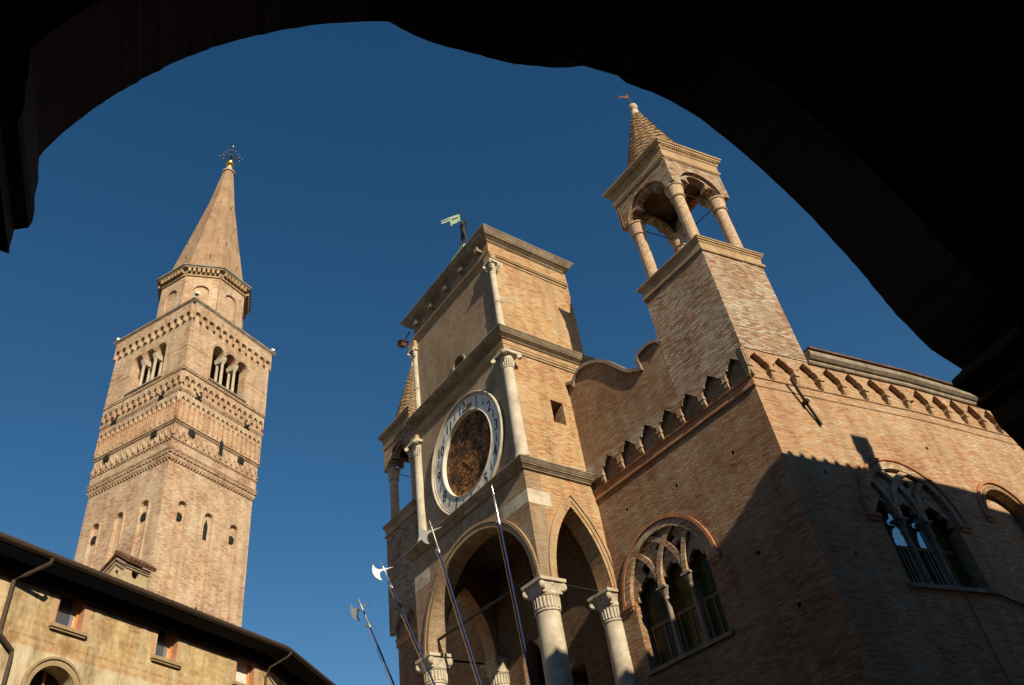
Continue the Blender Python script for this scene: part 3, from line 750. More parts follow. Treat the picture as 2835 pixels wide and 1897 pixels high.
mb = MB(); mb.cornice(rectp(xL1, xT, yT, yB), [(0, 19.72), (.07, 19.76), (.07, 19.79), (.10, 19.80), (.21, 19.86), (.23, 19.87), (.23, 19.905), (.25, 19.91), (.33, 20.01), (.35, 20.02), (.35, 20.06), (0, 20.10)]); mb.build('middle_cornice', 'dark', hall)
# top stage with oculus
mb = MB(F); mb.prism([rect(xL2, xT-.04, 20.13, 25.0), circle(-19.15, 20.56, .37, 28)], yT+.05, yT+.08); mb.build('top_stage_front', 'brick_front', hall)
mb = MB(F); mb.prism([rect(xL2, xT-.04, 20.13, 25.0), circle(-19.15, 20.56, .37, 28)], yT+.08, yT+.5)
mb.box(xT-.5, xT-.04, yT+.5, yB, 20.13, 25.0); mb.box(xL2, xL2+.4, yT+.5, yB, 20.13, 25.0); mb.box(xL2, xT-.04, yB, yB+.2, 20.13, 25.0); mb.build('top_stage', 'brick_tower', hall)
mb = MB(F); mb.box(-19.9, -18.4, yT+1.6, yT+1.7, 20.1, 21.6); mb.box(-19.9, -18.4, yT+.5, yT+1.6, 21.3, 21.4); mb.box(-18.5, -18.4, yT+.5, yT+1.6, 20.1, 21.3); mb.box(-19.9, -19.8, yT+.5, yT+1.6, 20.1, 21.3); mb.build('oculus_recess', 'wood_and_shade', hall)  # near-black lining puts the shade inside the oculus into the colour
mb = MB(F); mb.bar(arc(-19.15, 20.56, .40, 0, 360, 36), .08, yT-.02, yT+.14); mb.build('oculus_frame', 'stone', hall)
mb = MB(); mb.cornice(rectp(xL2, xT-.04, yT+.05, yB), [(0, 23.95), (.04, 23.97), (.04, 24.05), (.10, 24.08), (.10, 24.13), (.13, 24.15), (.13, 24.2), (.03, 24.23), (.03, 24.28)]); mb.build('architrave', 'moulded', hall)
mb = MB(); mb.cornice(rectp(xL2, xT-.04, yT+.05, yB), [(0, 24.84), (.08, 24.90), (.08, 24.94), (.11, 24.95), (.24, 25.03), (.27, 25.04), (.27, 25.085), (.29, 25.09), (.41, 25.25), (.43, 25.26), (.43, 25.305), (0, 25.34)]); mb.build('top_cornice', 'dark', hall)
mb = MB(); mb.cornice(rectp(xL2, xT-.04, yT+.05, yB), [(.38, 25.335), (-.8, 26.1), (-1.85, 27.3)]); mb.build('tower_roof', 'tile', hall)
# brackets of the cornice on the shaded front
mb = MB(F)
for k in range(5): u = xL2+.5+k*1.2; mb.box(u-.1, u+.1, yT-.2, yT+.06, 24.6, 24.87)
mb.pieces('cornice_bracket', 'dark', hall)
# corner columns
def corner_col(x, y, z0, z1, r, ringz=None, fancy=False):
    h = z1-z0
    pr = [(r*1.3, 0), (r*1.3, .08), (r*1.12, .14), (r*1.15, .2), (r, .26)]
    if ringz: pr += [(r*.96, ringz-z0-.06), (r*1.12, ringz-z0-.04), (r*1.12, ringz-z0-.01), (r*.98, ringz-z0), (r*1.12, ringz-z0+.01), (r*1.12, ringz-z0+.05), (r*.95, ringz-z0+.07)]
    pr += [(r*.9, h-.66), (r*1.02, h-.65), (r*1.02, h-.6), (r*.9, h-.58)]
    c = MB(); c.lathe(pr, (x, y, z0), 24); col = c.build('corner_column', 'white', hall, smooth=40)
    k = MB(); k.lathe([(r*.9, h-.58), (r*.95, h-.42), (r*1.15, h-.3), (r*1.0, h-.26), (r*1.1, h-.12), (r*1.25, h-.1)], (x, y, z0), 24)
    for i in range(18):
        a = 2*math.pi*i/18; k.tube([(x+r*.93*math.cos(a), y+r*.93*math.sin(a), z0+h-.56), (x+r*1.1*math.cos(a), y+r*1.1*math.sin(a), z0+h-.32)], r*.13, 5)
    w_ = r*1.6
    k.box(x-w_, x+w_, y-w_, y+w_, z1-.13, z1-.02)
    for sx in (-1, 1):
        for sy in (-1, 1):
            vx, vy = x+sx*w_*.95, y+sy*w_*.95; d = Vector((sx, -sy, 0)).normalized()*r*.3
            k.tube([Vector((vx, vy, z1-.2))-d, Vector((vx, vy, z1-.2))+d], r*.42, 10)
            if fancy:
                for q in range(3): k.lathe([(.01, -.05), (.05, -.02), (.055, .02), (.02, .05)], (x+sx*r*(1+.22*q), y+sy*r*(1+.22*q), z1-.46+.1*q), 8)
    k.build('capital', 'white', col, smooth=35); return col
corner_col(-16.34, 14.12, 14.68, 18.95, .215)
corner_col(-22.40, 14.12, 14.68, 18.95, .215)
corner_col(-16.36, 14.14, 20.16, 23.62, .135, 21.47, True)
corner_col(-22.20, 14.14, 20.16, 23.62, .135, 21.47, True)
mb = MB(F); mb.box(-22.45, -21.98, 13.97, 14.2, 23.62, 23.94); mb.box(-16.6, -16.12, 13.97, 14.2, 23.62, 23.94)
mb.box(-22.62, -22.2, 13.9, 14.2, 18.96, 19.2); mb.box(-16.58, -16.16, 13.92, 14.2, 18.96, 19.2); mb.pieces('impost_block', 'moulded', hall)

# ---------------- clock
CX, CZ = -19.2, 16.62
ck = empty('clock', (CX, yT, CZ), hall)
mb = MB(F); mb.prism([circle(CX, CZ, 2.16, 64), circle(CX, CZ, 1.55, 64)], yT-.05, yT+.1); mb.build('numeral_ring', 'whitepaint', ck)
def torus(mb, cx, cz, R, r, y, seg=72, ss=10, sq=1.0):
    vs, fs = [], []
    for i in range(seg):
        a = 2*math.pi*i/seg
        for j in range(ss):
            b = 2*math.pi*j/ss; rr = R+r*math.cos(b); vs.append((cx+rr*math.cos(a), y+r*sq*math.sin(b), cz+rr*math.sin(a)))
    for i in range(seg):
        for j in range(ss): fs.append((i*ss+j, ((i+1) % seg)*ss+j, ((i+1) % seg)*ss+(j+1) % ss, i*ss+(j+1) % ss))
    mb.add(vs, fs)
mb = MB(); torus(mb, CX, CZ, 2.21, .045, yT-.08, sq=1.5); torus(mb, CX, CZ, 2.13, .022, yT-.06); mb.build('outer_frame', 'white', ck, smooth=60)
mb = MB(); torus(mb, CX, CZ, 1.56, .02, yT-.06, sq=1.3); mb.build('inner_frame', 'white', ck, smooth=60)
dl = MB(); n = 64
dl.add([(CX, yT+.1, CZ)]+[(CX+1.57*math.cos(2*math.pi*i/n), yT+.1, CZ+1.57*math.sin(2*math.pi*i/n)) for i in range(n)]+[(CX+1.57*math.cos(2*math.pi*i/n), yT+.3, CZ+1.57*math.sin(2*math.pi*i/n)) for i in range(n)],
       [(0, 1+i, 1+(i+1) % n) for i in range(n)]+[(1+i, 1+n+i, 1+n+(i+1) % n, 1+(i+1) % n) for i in range(n)])
dob = dl.build('dial', 'dial', ck); 
me = dob.data                                    # origin of the dial mesh at the clock centre (object coordinates drive its rings)
mb = MB()
for R0 in (.5, 1.1): torus(mb, CX, CZ, R0, .011, yT+.1, seg=56, ss=6)
mb.build('zodiac_ring', plain_mat('tarnished_gold', (.055, .03, .013), .8, .1, .5), ck, smooth=60)
mb = MB(F)
def radial(r0, r1, deg, w0, w1, y0, y1):
    a = R_(deg); d = Vector((math.sin(a), math.cos(a))); s = Vector((d.y, -d.x)); c = Vector((CX, CZ))
    return [[tuple(c+d*r0-s*w0), tuple(c+d*r1-s*w1), tuple(c+d*r1+s*w1), tuple(c+d*r0+s*w0)]]
a = R_(17); sc = Vector((CX+1.72*math.sin(a), CZ+1.72*math.cos(a))); star = []
for i in range(12):
    q = R_(30*i+17); rr = (.24 if i % 2 == 0 else .07); star.append((sc.x+rr*math.sin(q), sc.y+rr*math.cos(q)))
mb.prism([star], yT-.12, yT-.09); mb.prism(radial(-.1, .7, 140, .012, .018, 0, 0), yT+.02, yT+.04); mb.build('clock_hand', plain_mat('tarnished_gilt', (.075, .045, .02), .8, .1), ck)
def textobj(txt, size, u, z, y, mat, parent, shear=0.0, sx=1.0, ext=.006):
    cu_ = bpy.data.curves.new('numeral', 'FONT'); cu_.body = txt; cu_.size = size; cu_.align_x = 'CENTER'; cu_.align_y = 'CENTER'; cu_.extrude = ext; cu_.shear = shear
    to = bpy.data.objects.new('tmp', cu_); COL.objects.link(to)
    dg = bpy.context.evaluated_depsgraph_get(); dg.update(); me_ = bpy.data.meshes.new_from_object(to.evaluated_get(dg))
    bpy.data.objects.remove(to); bpy.data.curves.remove(cu_)
    T = Matrix.Translation((u, y, z)) @ Matrix(((sx, 0, 0, 0), (0, 0, -1, 0), (0, 1, 0, 0), (0, 0, 0, 1)))
    me_.transform(world_of(parent).inverted() @ T); me_.materials.clear(); me_.materials.append(M[mat])
    o = bpy.data.objects.new('numeral', me_); COL.objects.link(o); o.parent = parent; return o
for h in range(1, 13):
    an = R_(30*h); r = 1.84
    textobj(str(h), .58, CX+r*math.sin(an), CZ+r*math.cos(an), yT-.055, 'numeral', ck, .12, .82)
mb = MB(F)
for h in range(12):
    an = R_(30*h+15); u = CX+1.84*math.sin(an); z = CZ+1.84*math.cos(an)
    mb.prism([[(u-.03, z-.12), (u+.01, z-.12), (u+.035, z+.06), (u-.015, z+.04)]], yT-.062, yT-.045); mb.prism([circle(u+.03, z+.13, .03, 8)], yT-.062, yT-.045)
mb.build('half_hour_marks', 'numeral', ck)

# =================================================================== things fixed to the hall
def halberd(label, tip, top, bot, ang, mat, blade=True):
    t = Vector(tip); b = Vector(bot); d = (t-b).normalized(); base = b-d*2.6
    h = empty('halberd_flagpole', tuple(base)); tag(h, label, 'halberd', 'halberd flagpoles in front of the loggia')
    L = (t-base).length
    ax = d; sd = Vector((math.cos(ang), math.sin(ang), 0)); sd = (sd-ax*sd.dot(ax)).normalized(); nn = ax.cross(sd)
    T = Matrix((sd, nn, ax)).transposed().to_4x4(); T = Matrix.Translation(base) @ T      # local: x = blade side, z along the shaft
    zs = L-1.02
    mb = MB(T); mb.lathe([(.03, 0), (.03, zs-.2), (.026, zs)], (0, 0, 0), 12); mb.build('shaft', 'blue', h, smooth=40)
    mb = MB(T); mb.lathe([(.04, zs-.22), (.042, zs-.2), (.042, zs-.05), (.028, zs-.02), (.028, L-.34), (.035, L-.32), (.035, L-.26), (.02, L-.24), (.022, L-.18), (.004, L)], (0, 0, 0), 12); mb.build('socket', mat, h, smooth=40)
    if blade:
        zc_ = L-.42
        o = [(.03, .035), (.16, .05), (.24, .10), (.29, .20), (.30, .32), (.36, .22), (.42, .06), (.43, -.08), (.40, -.22), (.33, -.34), (.22, -.42), (.24, -.28), (.23, -.17), (.18, -.08), (.12, -.05), (.03, -.035)]
        mb = MB(T); mb.prism([[(-x, zc_+z) for x, z in o]], -.012, .012); mb.build('axe_blade', mat, h)
        mb = MB(T); mb.prism([[(.02, zc_+.03), (.36, zc_+.01), (.02, zc_-.03)]], -.012, .012); mb.build('beak', mat, h)
    mb = MB(T); mb.lathe([(.001, -.05), (.04, -.03), (.055, 0), (.035, .04), (.001, .05)], (-.075, 0, zs-.12), 10); mb.build('pulley', 'steel_dull', h, smooth=50)
    mb = MB(T); mb.tube([(-.09, 0, .3), (-.095, .01, L*.5), (-.09, 0, zs-.15)], .006, 6); mb.tube([(-.075, .02, .3), (-.07, .03, L*.5), (-.07, .01, zs-.15)], .006, 6); mb.build('cord', 'cord', h)
    return h
halberd('halberd flagpole with a dull grey blade outlined against open sky, leftmost of the four', (-24.85, 12.7, 13.5), None, (-24.05, 13.6, 10.27), R_(45), 'steel_dull')
halberd('halberd flagpole with a gleaming white blade beside the edge of the far turret', (-23.13, 12.7, 14.14), None, (-21.55, 13.6, 9.46), R_(70), 'silver')
halberd('halberd flagpole whose blade overlaps the foot of the left clock column', (-19.80, 12.7, 14.05), None, (-19.11, 13.6, 8.67), R_(50), 'steel_dull')
halberd('halberd flagpole with only its steel tip and no blade seen, just below the clock', (-16.28, 12.7, 13.42), None, (-16.83, 13.6, 7.96), R_(20), 'silver', False)

# weather vane with a little bronze man on the clock tower
K = .955
vn = empty('weather_vane', (-19.28, 15.3, 27.2)); tag(vn, 'small bronze man on the clock tower roof holding a pale green flag vane', 'weather vane')
vx, vy, vz = -19.28, 15.3, 28.02
mb = MB(); mb.cornice([(vx-.5, vy-.5), (vx+.5, vy-.5), (vx+.5, vy+.5), (vx-.5, vy+.5)], [(0, 26.6), (0, 27.3)]); mb.lathe([(.3, 27.3), (.31, 27.5), (.27, 27.74), (.16, 27.9), (.1, 27.98), (.1, 28.03)], (vx, vy, 0), 20); mb.build('dome', 'copper', vn, smooth=40)
def skin(name, pts, edges, rad, mat, parent, sub=1):
    me_ = bpy.data.meshes.new(name); inv = world_of(parent).inverted()
    me_.from_pydata([tuple(inv @ Vector(p)) for p in pts], edges, [])
    o = bpy.data.objects.new(name, me_); COL.objects.link(o); o.parent = parent
    mo = o.modifiers.new('s', 'SKIN'); o.modifiers.new('u', 'SUBSURF').levels = sub; o.modifiers['u'].render_levels = sub
    me_.skin_vertices.new() if not me_.skin_vertices else None
    for i, r in enumerate(rad): me_.skin_vertices[0].data[i].radius = (r, r)
    me_.skin_vertices[0].data[0].use_root = True
    me_.materials.append(M[mat]); return o
def vp(dx, dz, dy=0): return (vx+dx, vy+dy, vz+dz)
pts = [vp(.0, .72), vp(.02, .95), vp(.05, 1.18), vp(.06, 1.30), vp(.08, 1.42), vp(.09, 1.52),
       vp(-.08, .66), vp(-.20, .42), vp(-.24, .05), vp(-.31, .02),
       vp(.10, .66), vp(.13, .36), vp(.16, .03), vp(.08, .0),
       vp(-.08, 1.2), vp(-.12, 1.4), vp(-.03, 1.52),
       vp(.22, 1.18), vp(.34, 1.34), vp(.30, 1.55)]
edges = [(0, 1), (1, 2), (2, 3), (3, 4), (4, 5), (0, 6), (6, 7), (7, 8), (8, 9), (0, 10), (10, 11), (11, 12), (12, 13), (2, 14), (14, 15), (15, 16), (2, 17), (17, 18), (18, 19)]
skin('figure', pts, edges, [.13, .12, .13, .055, .085, .06, .085, .07, .045, .035, .085, .07, .045, .035, .065, .05, .035, .065, .05, .035], 'bronze', vn)
mb = MB(); mb.tube([vp(-.03, .9), vp(-.05, 2.42)], .022, 8); mb.lathe([(.01, -.05), (.05, 0), (.01, .07)], vp(-.05, 2.44), 8); mb.build('pole', 'bronze', vn)
FV = frame(vp(-.05, 0), (.62, .78, 0), (-.78, .62, 0))
mb = MB(FV); mb.prism([[(0, 1.66), (0, 2.12), (-.12, 2.16), (-.45, 2.06), (-.92, 1.86), (-.92, 1.80), (-.5, 1.95), (-.5, 1.91), (-.92, 1.72), (-.90, 1.64), (-.5, 1.78), (-.48, 1.42), (-.43, 1.42), (-.42, 1.52), (-.2, 1.58), (-.1, 1.72), (-.06, 1.66)], [(-.1, 1.98), (-.1, 1.90), (-.42, 1.80), (-.42, 1.90)]], -.01, .01); mb.build('flag', 'copper', vn)
# turret vane
tv = empty('spire_weather_vane', (trc[0], trc[1], 29.46)); tag(tv, 'tiny rusty swallow-tailed iron flag on the tip of the near turret spire', 'weather vane')
mb = MB(); mb.tube([(trc[0], trc[1], 29.4), (trc[0]-.02, trc[1], 30.35)], .016, 6); mb.build('pole', 'rust', tv)
FV = frame((trc[0]-.02, trc[1], 30.05), (-.55, -.83, 0), (.83, -.55, 0))
mb = MB(FV); mb.prism([[(0, -.02), (.14, -.05), (.22, .02), (.46, .04), (.34, .09), (.5, .15), (.16, .13), (0, .2)]], -.008, .008); mb.build('flag', 'rust', tv)
# little lamp on a bracket under the far end of the top cornice
lb = empty('floodlight', (-22.75, 13.95, 24.4)); tag(lb, 'small dark reddish floodlight on a bracket under the tower top cornice', 'floodlight')
mb = MB(); mb.tube([(-22.45, 14.1, 24.85), (-22.7, 13.98, 24.5)], .025, 6); mb.build('bracket', 'ironblack', lb)
mb = MB(Matrix.Translation((-22.85, 13.95, 24.38)) @ Matrix.Rotation(.5, 4, 'Y')); mb.box(-.24, .2, -.14, .14, -.12, .1); mb.box(-.28, .24, -.17, .17, .1, .13); mb.build('housing', 'rust', lb)
# cable on the side wall
mb = MB(); P_ = [SW @ Vector(p) for p in ((5.5, -.06, 8.14), (5.75, -.06, 8.1), (5.95, -.06, 8.03), (6.3, -.06, 7.93))]+[SB @ Vector(p) for p in ((6.8, -.05, 7.86), (9, -.05, 7.7), (14, -.05, 7.75))]
mb.tube(P_, .03, 6); mb.tube([SW @ Vector(p) for p in ((4.42, -.03, 8.1), (4.40, -.03, 7.2), (4.38, -.03, 4))], .012, 6)
tag(mb.build('wall_cable', 'ironblack'), 'black cable drooping along the shaded side wall below the traceried window', 'cable')

# =================================================================== BELL TOWER
bt = empty('bell_tower', (-53.46, 12.72, 0), rz=R_(115.1)); tag(bt, 'tall pale brick bell tower with octagonal drum, pointed spire and golden ball', 'bell tower')
BM = world_of(bt)
def sq(h): return [(-h, -h), (h, -h), (h, h), (-h, h)]
def faces4(h):
    """wall frames on the four sides; u runs -h..h left to right seen from outside"""
    out = []
    for k in range(4):
        Rk = Matrix.Rotation(k*math.pi/2, 4, 'Z'); out.append(BM @ Rk @ frame((0, -h, 0), (1, 0, 0), (0, 1, 0)))
    return out
hS, hM, hB = 3.86, 3.98, 4.14
slots = [-2.27, 0.0, 2.3]
def slot_loop(c, zt, zb=3, hw=.36): return [(c-hw, zb)]+[(c-hw, zt-hw)]+arc(c, zt-hw, hw, 180, 0, 12)[1:-1]+[(c+hw, zt-hw), (c+hw, zb)]
for k, Fm in enumerate(faces4(hS)):
    mb = MB(Fm); a, b = (-hS, hS) if k % 2 == 0 else (-hS+.2, hS-.2)
    mb.prism([rect(a, b, 0, 32.55)]+[slot_loop(c, 29.98) for c in slots], 0, .2); mb.build('shaft_wall', 'brick_pale', bt)
mb = MB(BM); mb.box(-hS+.15, hS-.15, -hS+.15, hS-.15, 0, 32.5); mb.build('shaft_core', 'brick_pale', bt)
mb = MB()
for Fm in faces4(hS):
    for c in slots: mb.bar([(c-.43, 3)]+[(c-.43, 29.62)]+arc(c, 29.62, .43, 180, 0, 12)[1:-1]+[(c+.43, 29.62), (c+.43, 3)], .11, -.09, .03, Fm)
mb.build('slot_moulding', 'brick_pale', bt)
def band(z0, z1, h, o, mat='brick_pale', name='string_course'):
    mb = MB(BM); mb.cornice(sq(h), [(0, z0), (o*.5, z0+(z1-z0)*.1), (o, z0+(z1-z0)*.5), (o, z1-.02), (0, z1)]); return mb
def dots(mb, h, z, hh=.11, pitch=.26, dep=.08):
    for Fm in faces4(h):
        n = int(2*h/pitch)
        for i in range(n):
            u = -h+(i+.5)*2*h/n; mb.box(u-pitch*.22, u+pitch*.22, -dep, .03, z, z+hh, Fm)
        mb.box(-h-dep, h+dep, -dep-.02, .03, z+hh, z+hh+.05, Fm)
mb = band(32.72, 32.98, hS, .12); mb.build('string_course', 'brick_pale', bt); mb = MB(); mb.cornice(sq(hS), [(0, 33.06), (.1, 33.08), (.1, 33.14), (.16, 33.16), (.16, 33.24), (.2, 33.27), (.2, 33.34), (0, 33.38)], BM)
dots(mb, hS, 32.56, .12); dots(mb, hS+.08, 33.0, .08, .3); dots(mb, hS+.12, 33.28, .1); mb.build('lower_cornice', 'brick_pale', bt)
mb = MB(BM); mb.cornice(sq(hM), [(0, 33.36), (0, 38.2)]); mb.build('middle_wall', 'brick_pale', bt)
mb = MB()
dots(mb, hM, 34.1, .1); dots(mb, hM, 35.46, .07, .2); dots(mb, hM+.02, 38.08, .12)
for Fm in faces4(hM):
    n = 15; p = 2*hM/n
    for i in range(n):      # zigzag
        u = -hM+i*p; mb.bar([(u, 34.45), (u+p/2, 35.06), (u+p, 34.45)], .11, -.09, .02, Fm)
    mb.box(-hM-.1, hM+.1, -.1, .02, 35.72, 35.86, Fm)
mb.build('zigzag_band', 'brick_pale', bt)
def corbel_plate(mb, Fm, h, n, zt, za, zb, pw, d, shape='round'):
    p = 2*h/n; low = []
    for i in range(n):
        c = -h+(i+.5)*p+random.uniform(-.02, .02); w_ = (p/2-pw/2)*random.uniform(.93, 1.02)
        if shape == 'round': low += [(c-w_, zb)]+arc(c, za-w_, w_, 180, 0, 8)+[(c+w_, zb)]
        else: low += [(c-w_, zb), (c-w_, za-w_*1.1), (c-w_*.45, za-w_*.6), (c-w_*.5, za-w_*.3), (c, za), (c+w_*.5, za-w_*.3), (c+w_*.45, za-w_*.6), (c+w_, za-w_*1.1), (c+w_, zb)]
    mb.prism([[(-h, zb)]+low+[(h, zb), (h, zt), (-h, zt)]], -d, .01, Fm)
mb = MB()
for Fm in faces4(hM): corbel_plate(mb, Fm, hM+.0, 17, 38.06, 37.74, 37.25, .13, .15, 'tref')
mb.build('blind_arcade', 'brick_pale', bt); mb = MB()
for Fm in faces4(hM):
    p = 2*hM/17
    for i in range(18):
        u = -hM+i*p; mb.tube([(u, -.10, 35.98), (u, -.10, 37.3)], .045, 6, Fm); mb.box(u-.08, u+.08, -.14, .02, 37.26, 37.36, Fm); mb.box(u-.07, u+.07, -.12, .02, 35.9, 36.02, Fm)
mb.build('arcade_shafts', 'string', bt)
mb = band(38.3, 38.62, hM+.04, .12); mb.pieces('string_course', 'brick_pale', bt)
mb = MB()
for Fm in faces4(hM+.04): corbel_plate(mb, Fm, hM+.04, 14, 39.9, 39.55, 38.9, .15, .18, 'tref')
mb.build('corbel_table', 'brick_pale', bt)
mb = MB(); dots(mb, hB-.02, 40.12, .12, .24, .06); mb.build('dentil_course', 'brick_pale', bt)
mb = MB(BM); mb.cornice(sq(hM+.03), [(0, 38.2), (0, 40.1)]); mb.build('corbel_wall', 'brick_pale', bt)
# belfry with three-light openings
lights = [-1.24, 0.0, 1.24]; lw = .52
def belfry_hole():
    lp = [(-1.24-lw, 40.5)]
    for c in lights: lp += [(c-lw, 43.4)]+arc(c, 43.4, lw, 180, 0, 12)[1:-1]+[(c+lw, 43.4)]
    return lp+[(1.24+lw, 40.5)]
for k, Fm in enumerate(faces4(hB)):
    bw = MB(Fm); a, b = (-hB, hB) if k % 2 == 0 else (-hB+.8, hB-.8)
    bw.prism([rect(a, b, 40.1, 46.5), belfry_hole()], 0, .8); bw.build('belfry_wall', 'brick_pale', bt)
    wn = empty('belfry_window', tuple(Fm @ Vector((0, 0, 40.4))), bt)
    mb = MB(Fm)
    for c in lights: mb.bar(arc(c, 43.4, lw+.07, 180, 0, 14), .1, -.07, .05); mb.bar(arc(c, 43.4, lw+.2, 172, 8, 14), .08, -.05, .05)
    mb.bar([(-1.24-lw-.12, 40.5), (-1.24-lw-.12, 43.4)], .12, -.05, .03); mb.bar([(1.24+lw+.12, 40.5), (1.24+lw+.12, 43.4)], .12, -.05, .03)
    mb.build('archivolt', 'brick_pale', wn)
    mb = MB(Fm); mb.box(-1.24-lw-.15, 1.24+lw+.15, -.14, .5, 40.36, 40.5); mb.build('sill', 'stone', wn)
    for c in (-.62, .62):
        mb = MB(Fm)
        for y in (.12, .68): mb.lathe([(.15, 0), (.125, .08), (.115, 2.24), (.15, 2.32)], (c, y, 40.5), 12)
        mb.prism([[(-.08, 43.14), (.05, 42.8), (.75, 42.8), (.88, 43.14), (.88, 43.3), (-.08, 43.3)]], -.17, .17, Matrix(((0, 1, 0, c), (1, 0, 0, 0), (0, 0, 1, 0), (0, 0, 0, 1))))
        mb.build('colonnette', 'belfrystone', wn, smooth=35)
mb = MB()
for Fm in faces4(hB):
    for sx in (-1, 1):
        n = 12
        for i in range(n): u = sx*(1.95+(hB-1.95)*(i+.5)/n); mb.box(u-.05, u+.05, -.04, .02, 42.36, 42.46, Fm)
mb.pieces('dotted_course', 'brick_pale', bt, gap=.3)
mb = MB(BM); mb.box(-hB+.5, hB-.5, -hB+.5, hB-.5, 44.4, 44.6); mb.box(-hB+.5, hB-.5, -hB+.5, hB-.5, 40.1, 40.3); mb.build('belfry_floor', 'loggia_in', bt)
mb = MB()
for Fm in faces4(hB): corbel_plate(mb, Fm, hB+.0, 12, 46.5, 45.66, 44.95, .15, .22, 'round')
for Fm in faces4(hB+.22):
    for u in (-1.4, 1.5): mb.tube([(u, -.04, 45.9), (u, -.04, 46.4)], .035, 6, Fm); mb.box(u-.1, u+.1, -.06, .02, 46.12, 46.2, Fm)
mb.build('corbel_table', 'brick_pale', bt)
mb = MB(BM); mb.cornice(sq(hB+.16), [(0, 46.5), (.08, 46.52), (.08, 46.62), (.14, 46.66), (.18, 46.74), (.18, 46.84), (0, 46.9)]); mb.build('parapet_coping', 'dark', bt)
# iron discs and wall crosses
mb = MB()
F4 = faces4(hM)
for Fm in (F4[0], F4[3]):
    sgn = 1 if Fm is F4[0] else 1
    for u in (-2.55, 2.15): mb.lathe([(.30, 0), (.33, .03), (.3, .07), (.22, .09)], (0, 0, 0), 20, Fm @ Matrix.Translation((u, -.09, 35.2)) @ Matrix.Rotation(R_(90), 4, 'X'))
    for u in (-2.5, 2.3):
        mb.bar([(u-.28, 38.6), (u+.28, 38.1)], .09, -.24, -.16, Fm); mb.bar([(u-.28, 38.1), (u+.28, 38.6)], .09, -.25, -.17, Fm)
F4 = faces4(hS)
for Fm in (F4[0], F4[3]):
    for u in (-2.35, 2.25): mb.lathe([(.26, 0), (.29, .03), (.26, .07)], (0, 0, 0), 20, Fm @ Matrix.Translation((u, .10, 28.9)) @ Matrix.Rotation(R_(90), 4, 'X'))
mb.pieces('iron_disc', 'bronze', bt)
mb = MB(F4[0])
for u, z in ((.0, 29.0), (.05, 23.0), (-.3+.5, 35.6)):
    mb.prism([[(u-.15, z-.9), (u+.15, z-.9), (u+.17, z+.1), (u, z+.6), (u-.17, z+.1)]], .13 if z < 33 else -.24, .18 if z < 33 else -.2)
mb.pieces('slit_window', 'numeral', bt)
# octagonal drum
def octo(r): return [(r*math.cos(R_(22.5+45*k)), r*math.sin(R_(22.5+45*k))) for k in range(8)]
RD = 3.42
mb = MB(BM); mb.cornice(octo(RD), [(0, 46.4), (0, 52.4)])
ap = RD*math.cos(R_(22.5)); fw = RD*math.sin(R_(22.5))
for k in range(8):
    Fm = BM @ Matrix.Rotation(R_(45*k), 4, 'Z') @ frame((0, -ap, 0), (1, 0, 0), (0, 1, 0))
    lp = rect(-fw, fw, 47, 52.3); hole = [(-.62, 47.4)]+[(-.62, 50.3)]+arc(0, 50.3, .62, 180, 0, 12)[1:-1]+[(.62, 50.3), (.62, 47.4)]
    mb.M = Matrix.Identity(4); mb.prism([lp, hole], -.16, .02, Fm)
mb.build('drum', 'brick_pale', bt)
mb = MB(BM); mb.cornice(octo(RD+.17), [(0, 52.15), (.06, 52.20), (.06, 52.55), (.40, 52.60), (.42, 52.70), (.52, 52.76), (.52, 52.90), (0, 53.00)])
for k in range(8):
    Fm = BM @ Matrix.Rotation(R_(45*k), 4, 'Z') @ frame((0, -ap-.17, 0), (1, 0, 0), (0, 1, 0))
    mb.M = Matrix.Identity(4)
mb.build('drum_cornice', 'stone', bt); mb = MB()
for k in range(8):
    Fm = BM @ Matrix.Rotation(R_(45*k), 4, 'Z') @ frame((0, -ap-.17, 0), (1, 0, 0), (0, 1, 0))
    for i in range(7): u = -fw+(i+.5)*2*fw/7; mb.box(u-.11, u+.11, -.36, .02, 52.18, 52.60, Fm)
    mb.box(-fw-.02, fw+.02, -.1, .02, 51.90, 52.12, Fm)
mb.build('cornice_brackets', 'moulded', bt)
LN = BM.to_3x3().inverted() @ Vector((.23, .973, 0))       # the spire leans a little
mb = MB(); O8 = [(3.46, 52.95), (3.42, 53.1), (2.36, 58.7), (1.32, 64.4), (.50, 70.4)]; vs, fs = [], []
for r, z in O8:
    for x, y in octo(r): q = LN*(.34*(z-53)/17.4); vs.append((x+q.x, y+q.y, z))
for j in range(len(O8)-1):
    for k in range(8): fs.append((j*8+k, j*8+(k+1) % 8, j*8+8+(k+1) % 8, j*8+8+k))
fs += [tuple(range(7, -1, -1)), tuple(len(O8)*8-8+k for k in range(8))]
mb.M = BM; mb.add(vs, fs); mb.build('spire', 'brick_spire', bt)
mb = MB(BM)
rg = random.Random(3)
for k in range(8):
    for z in (54.6, 57.2, 60.3, 63.6):
        a = R_(22.5+45*k+rg.uniform(5, 40)); r = 3.42-(z-53.1)*.172; mb.tube([(r*.96*math.cos(a), r*.96*math.sin(a), z), ((r+.12)*math.cos(a), (r+.12)*math.sin(a), z+.28)], .03, 5)
mb.build('climbing_iron', 'bronze', bt)
mb = MB(BM); mb.lathe([(.62, 70.3), (.66, 70.42), (.6, 70.5), (.44, 70.56), (.36, 70.9), (.27, 71.0), (.2, 71.5)], (LN.x*.35, LN.y*.35, 0), 16); mb.build('spire_cap', 'white', bt, smooth=40)
mb = MB(BM); mb.lathe([(.02, -.46)]+[(.46*math.sin(R_(a)), -.46*math.cos(R_(a))) for a in range(15, 180, 15)]+[(.02, .46)], (LN.x*.36, LN.y*.36, 71.95), 24); mb.build('golden_ball', 'gold', bt, smooth=80)
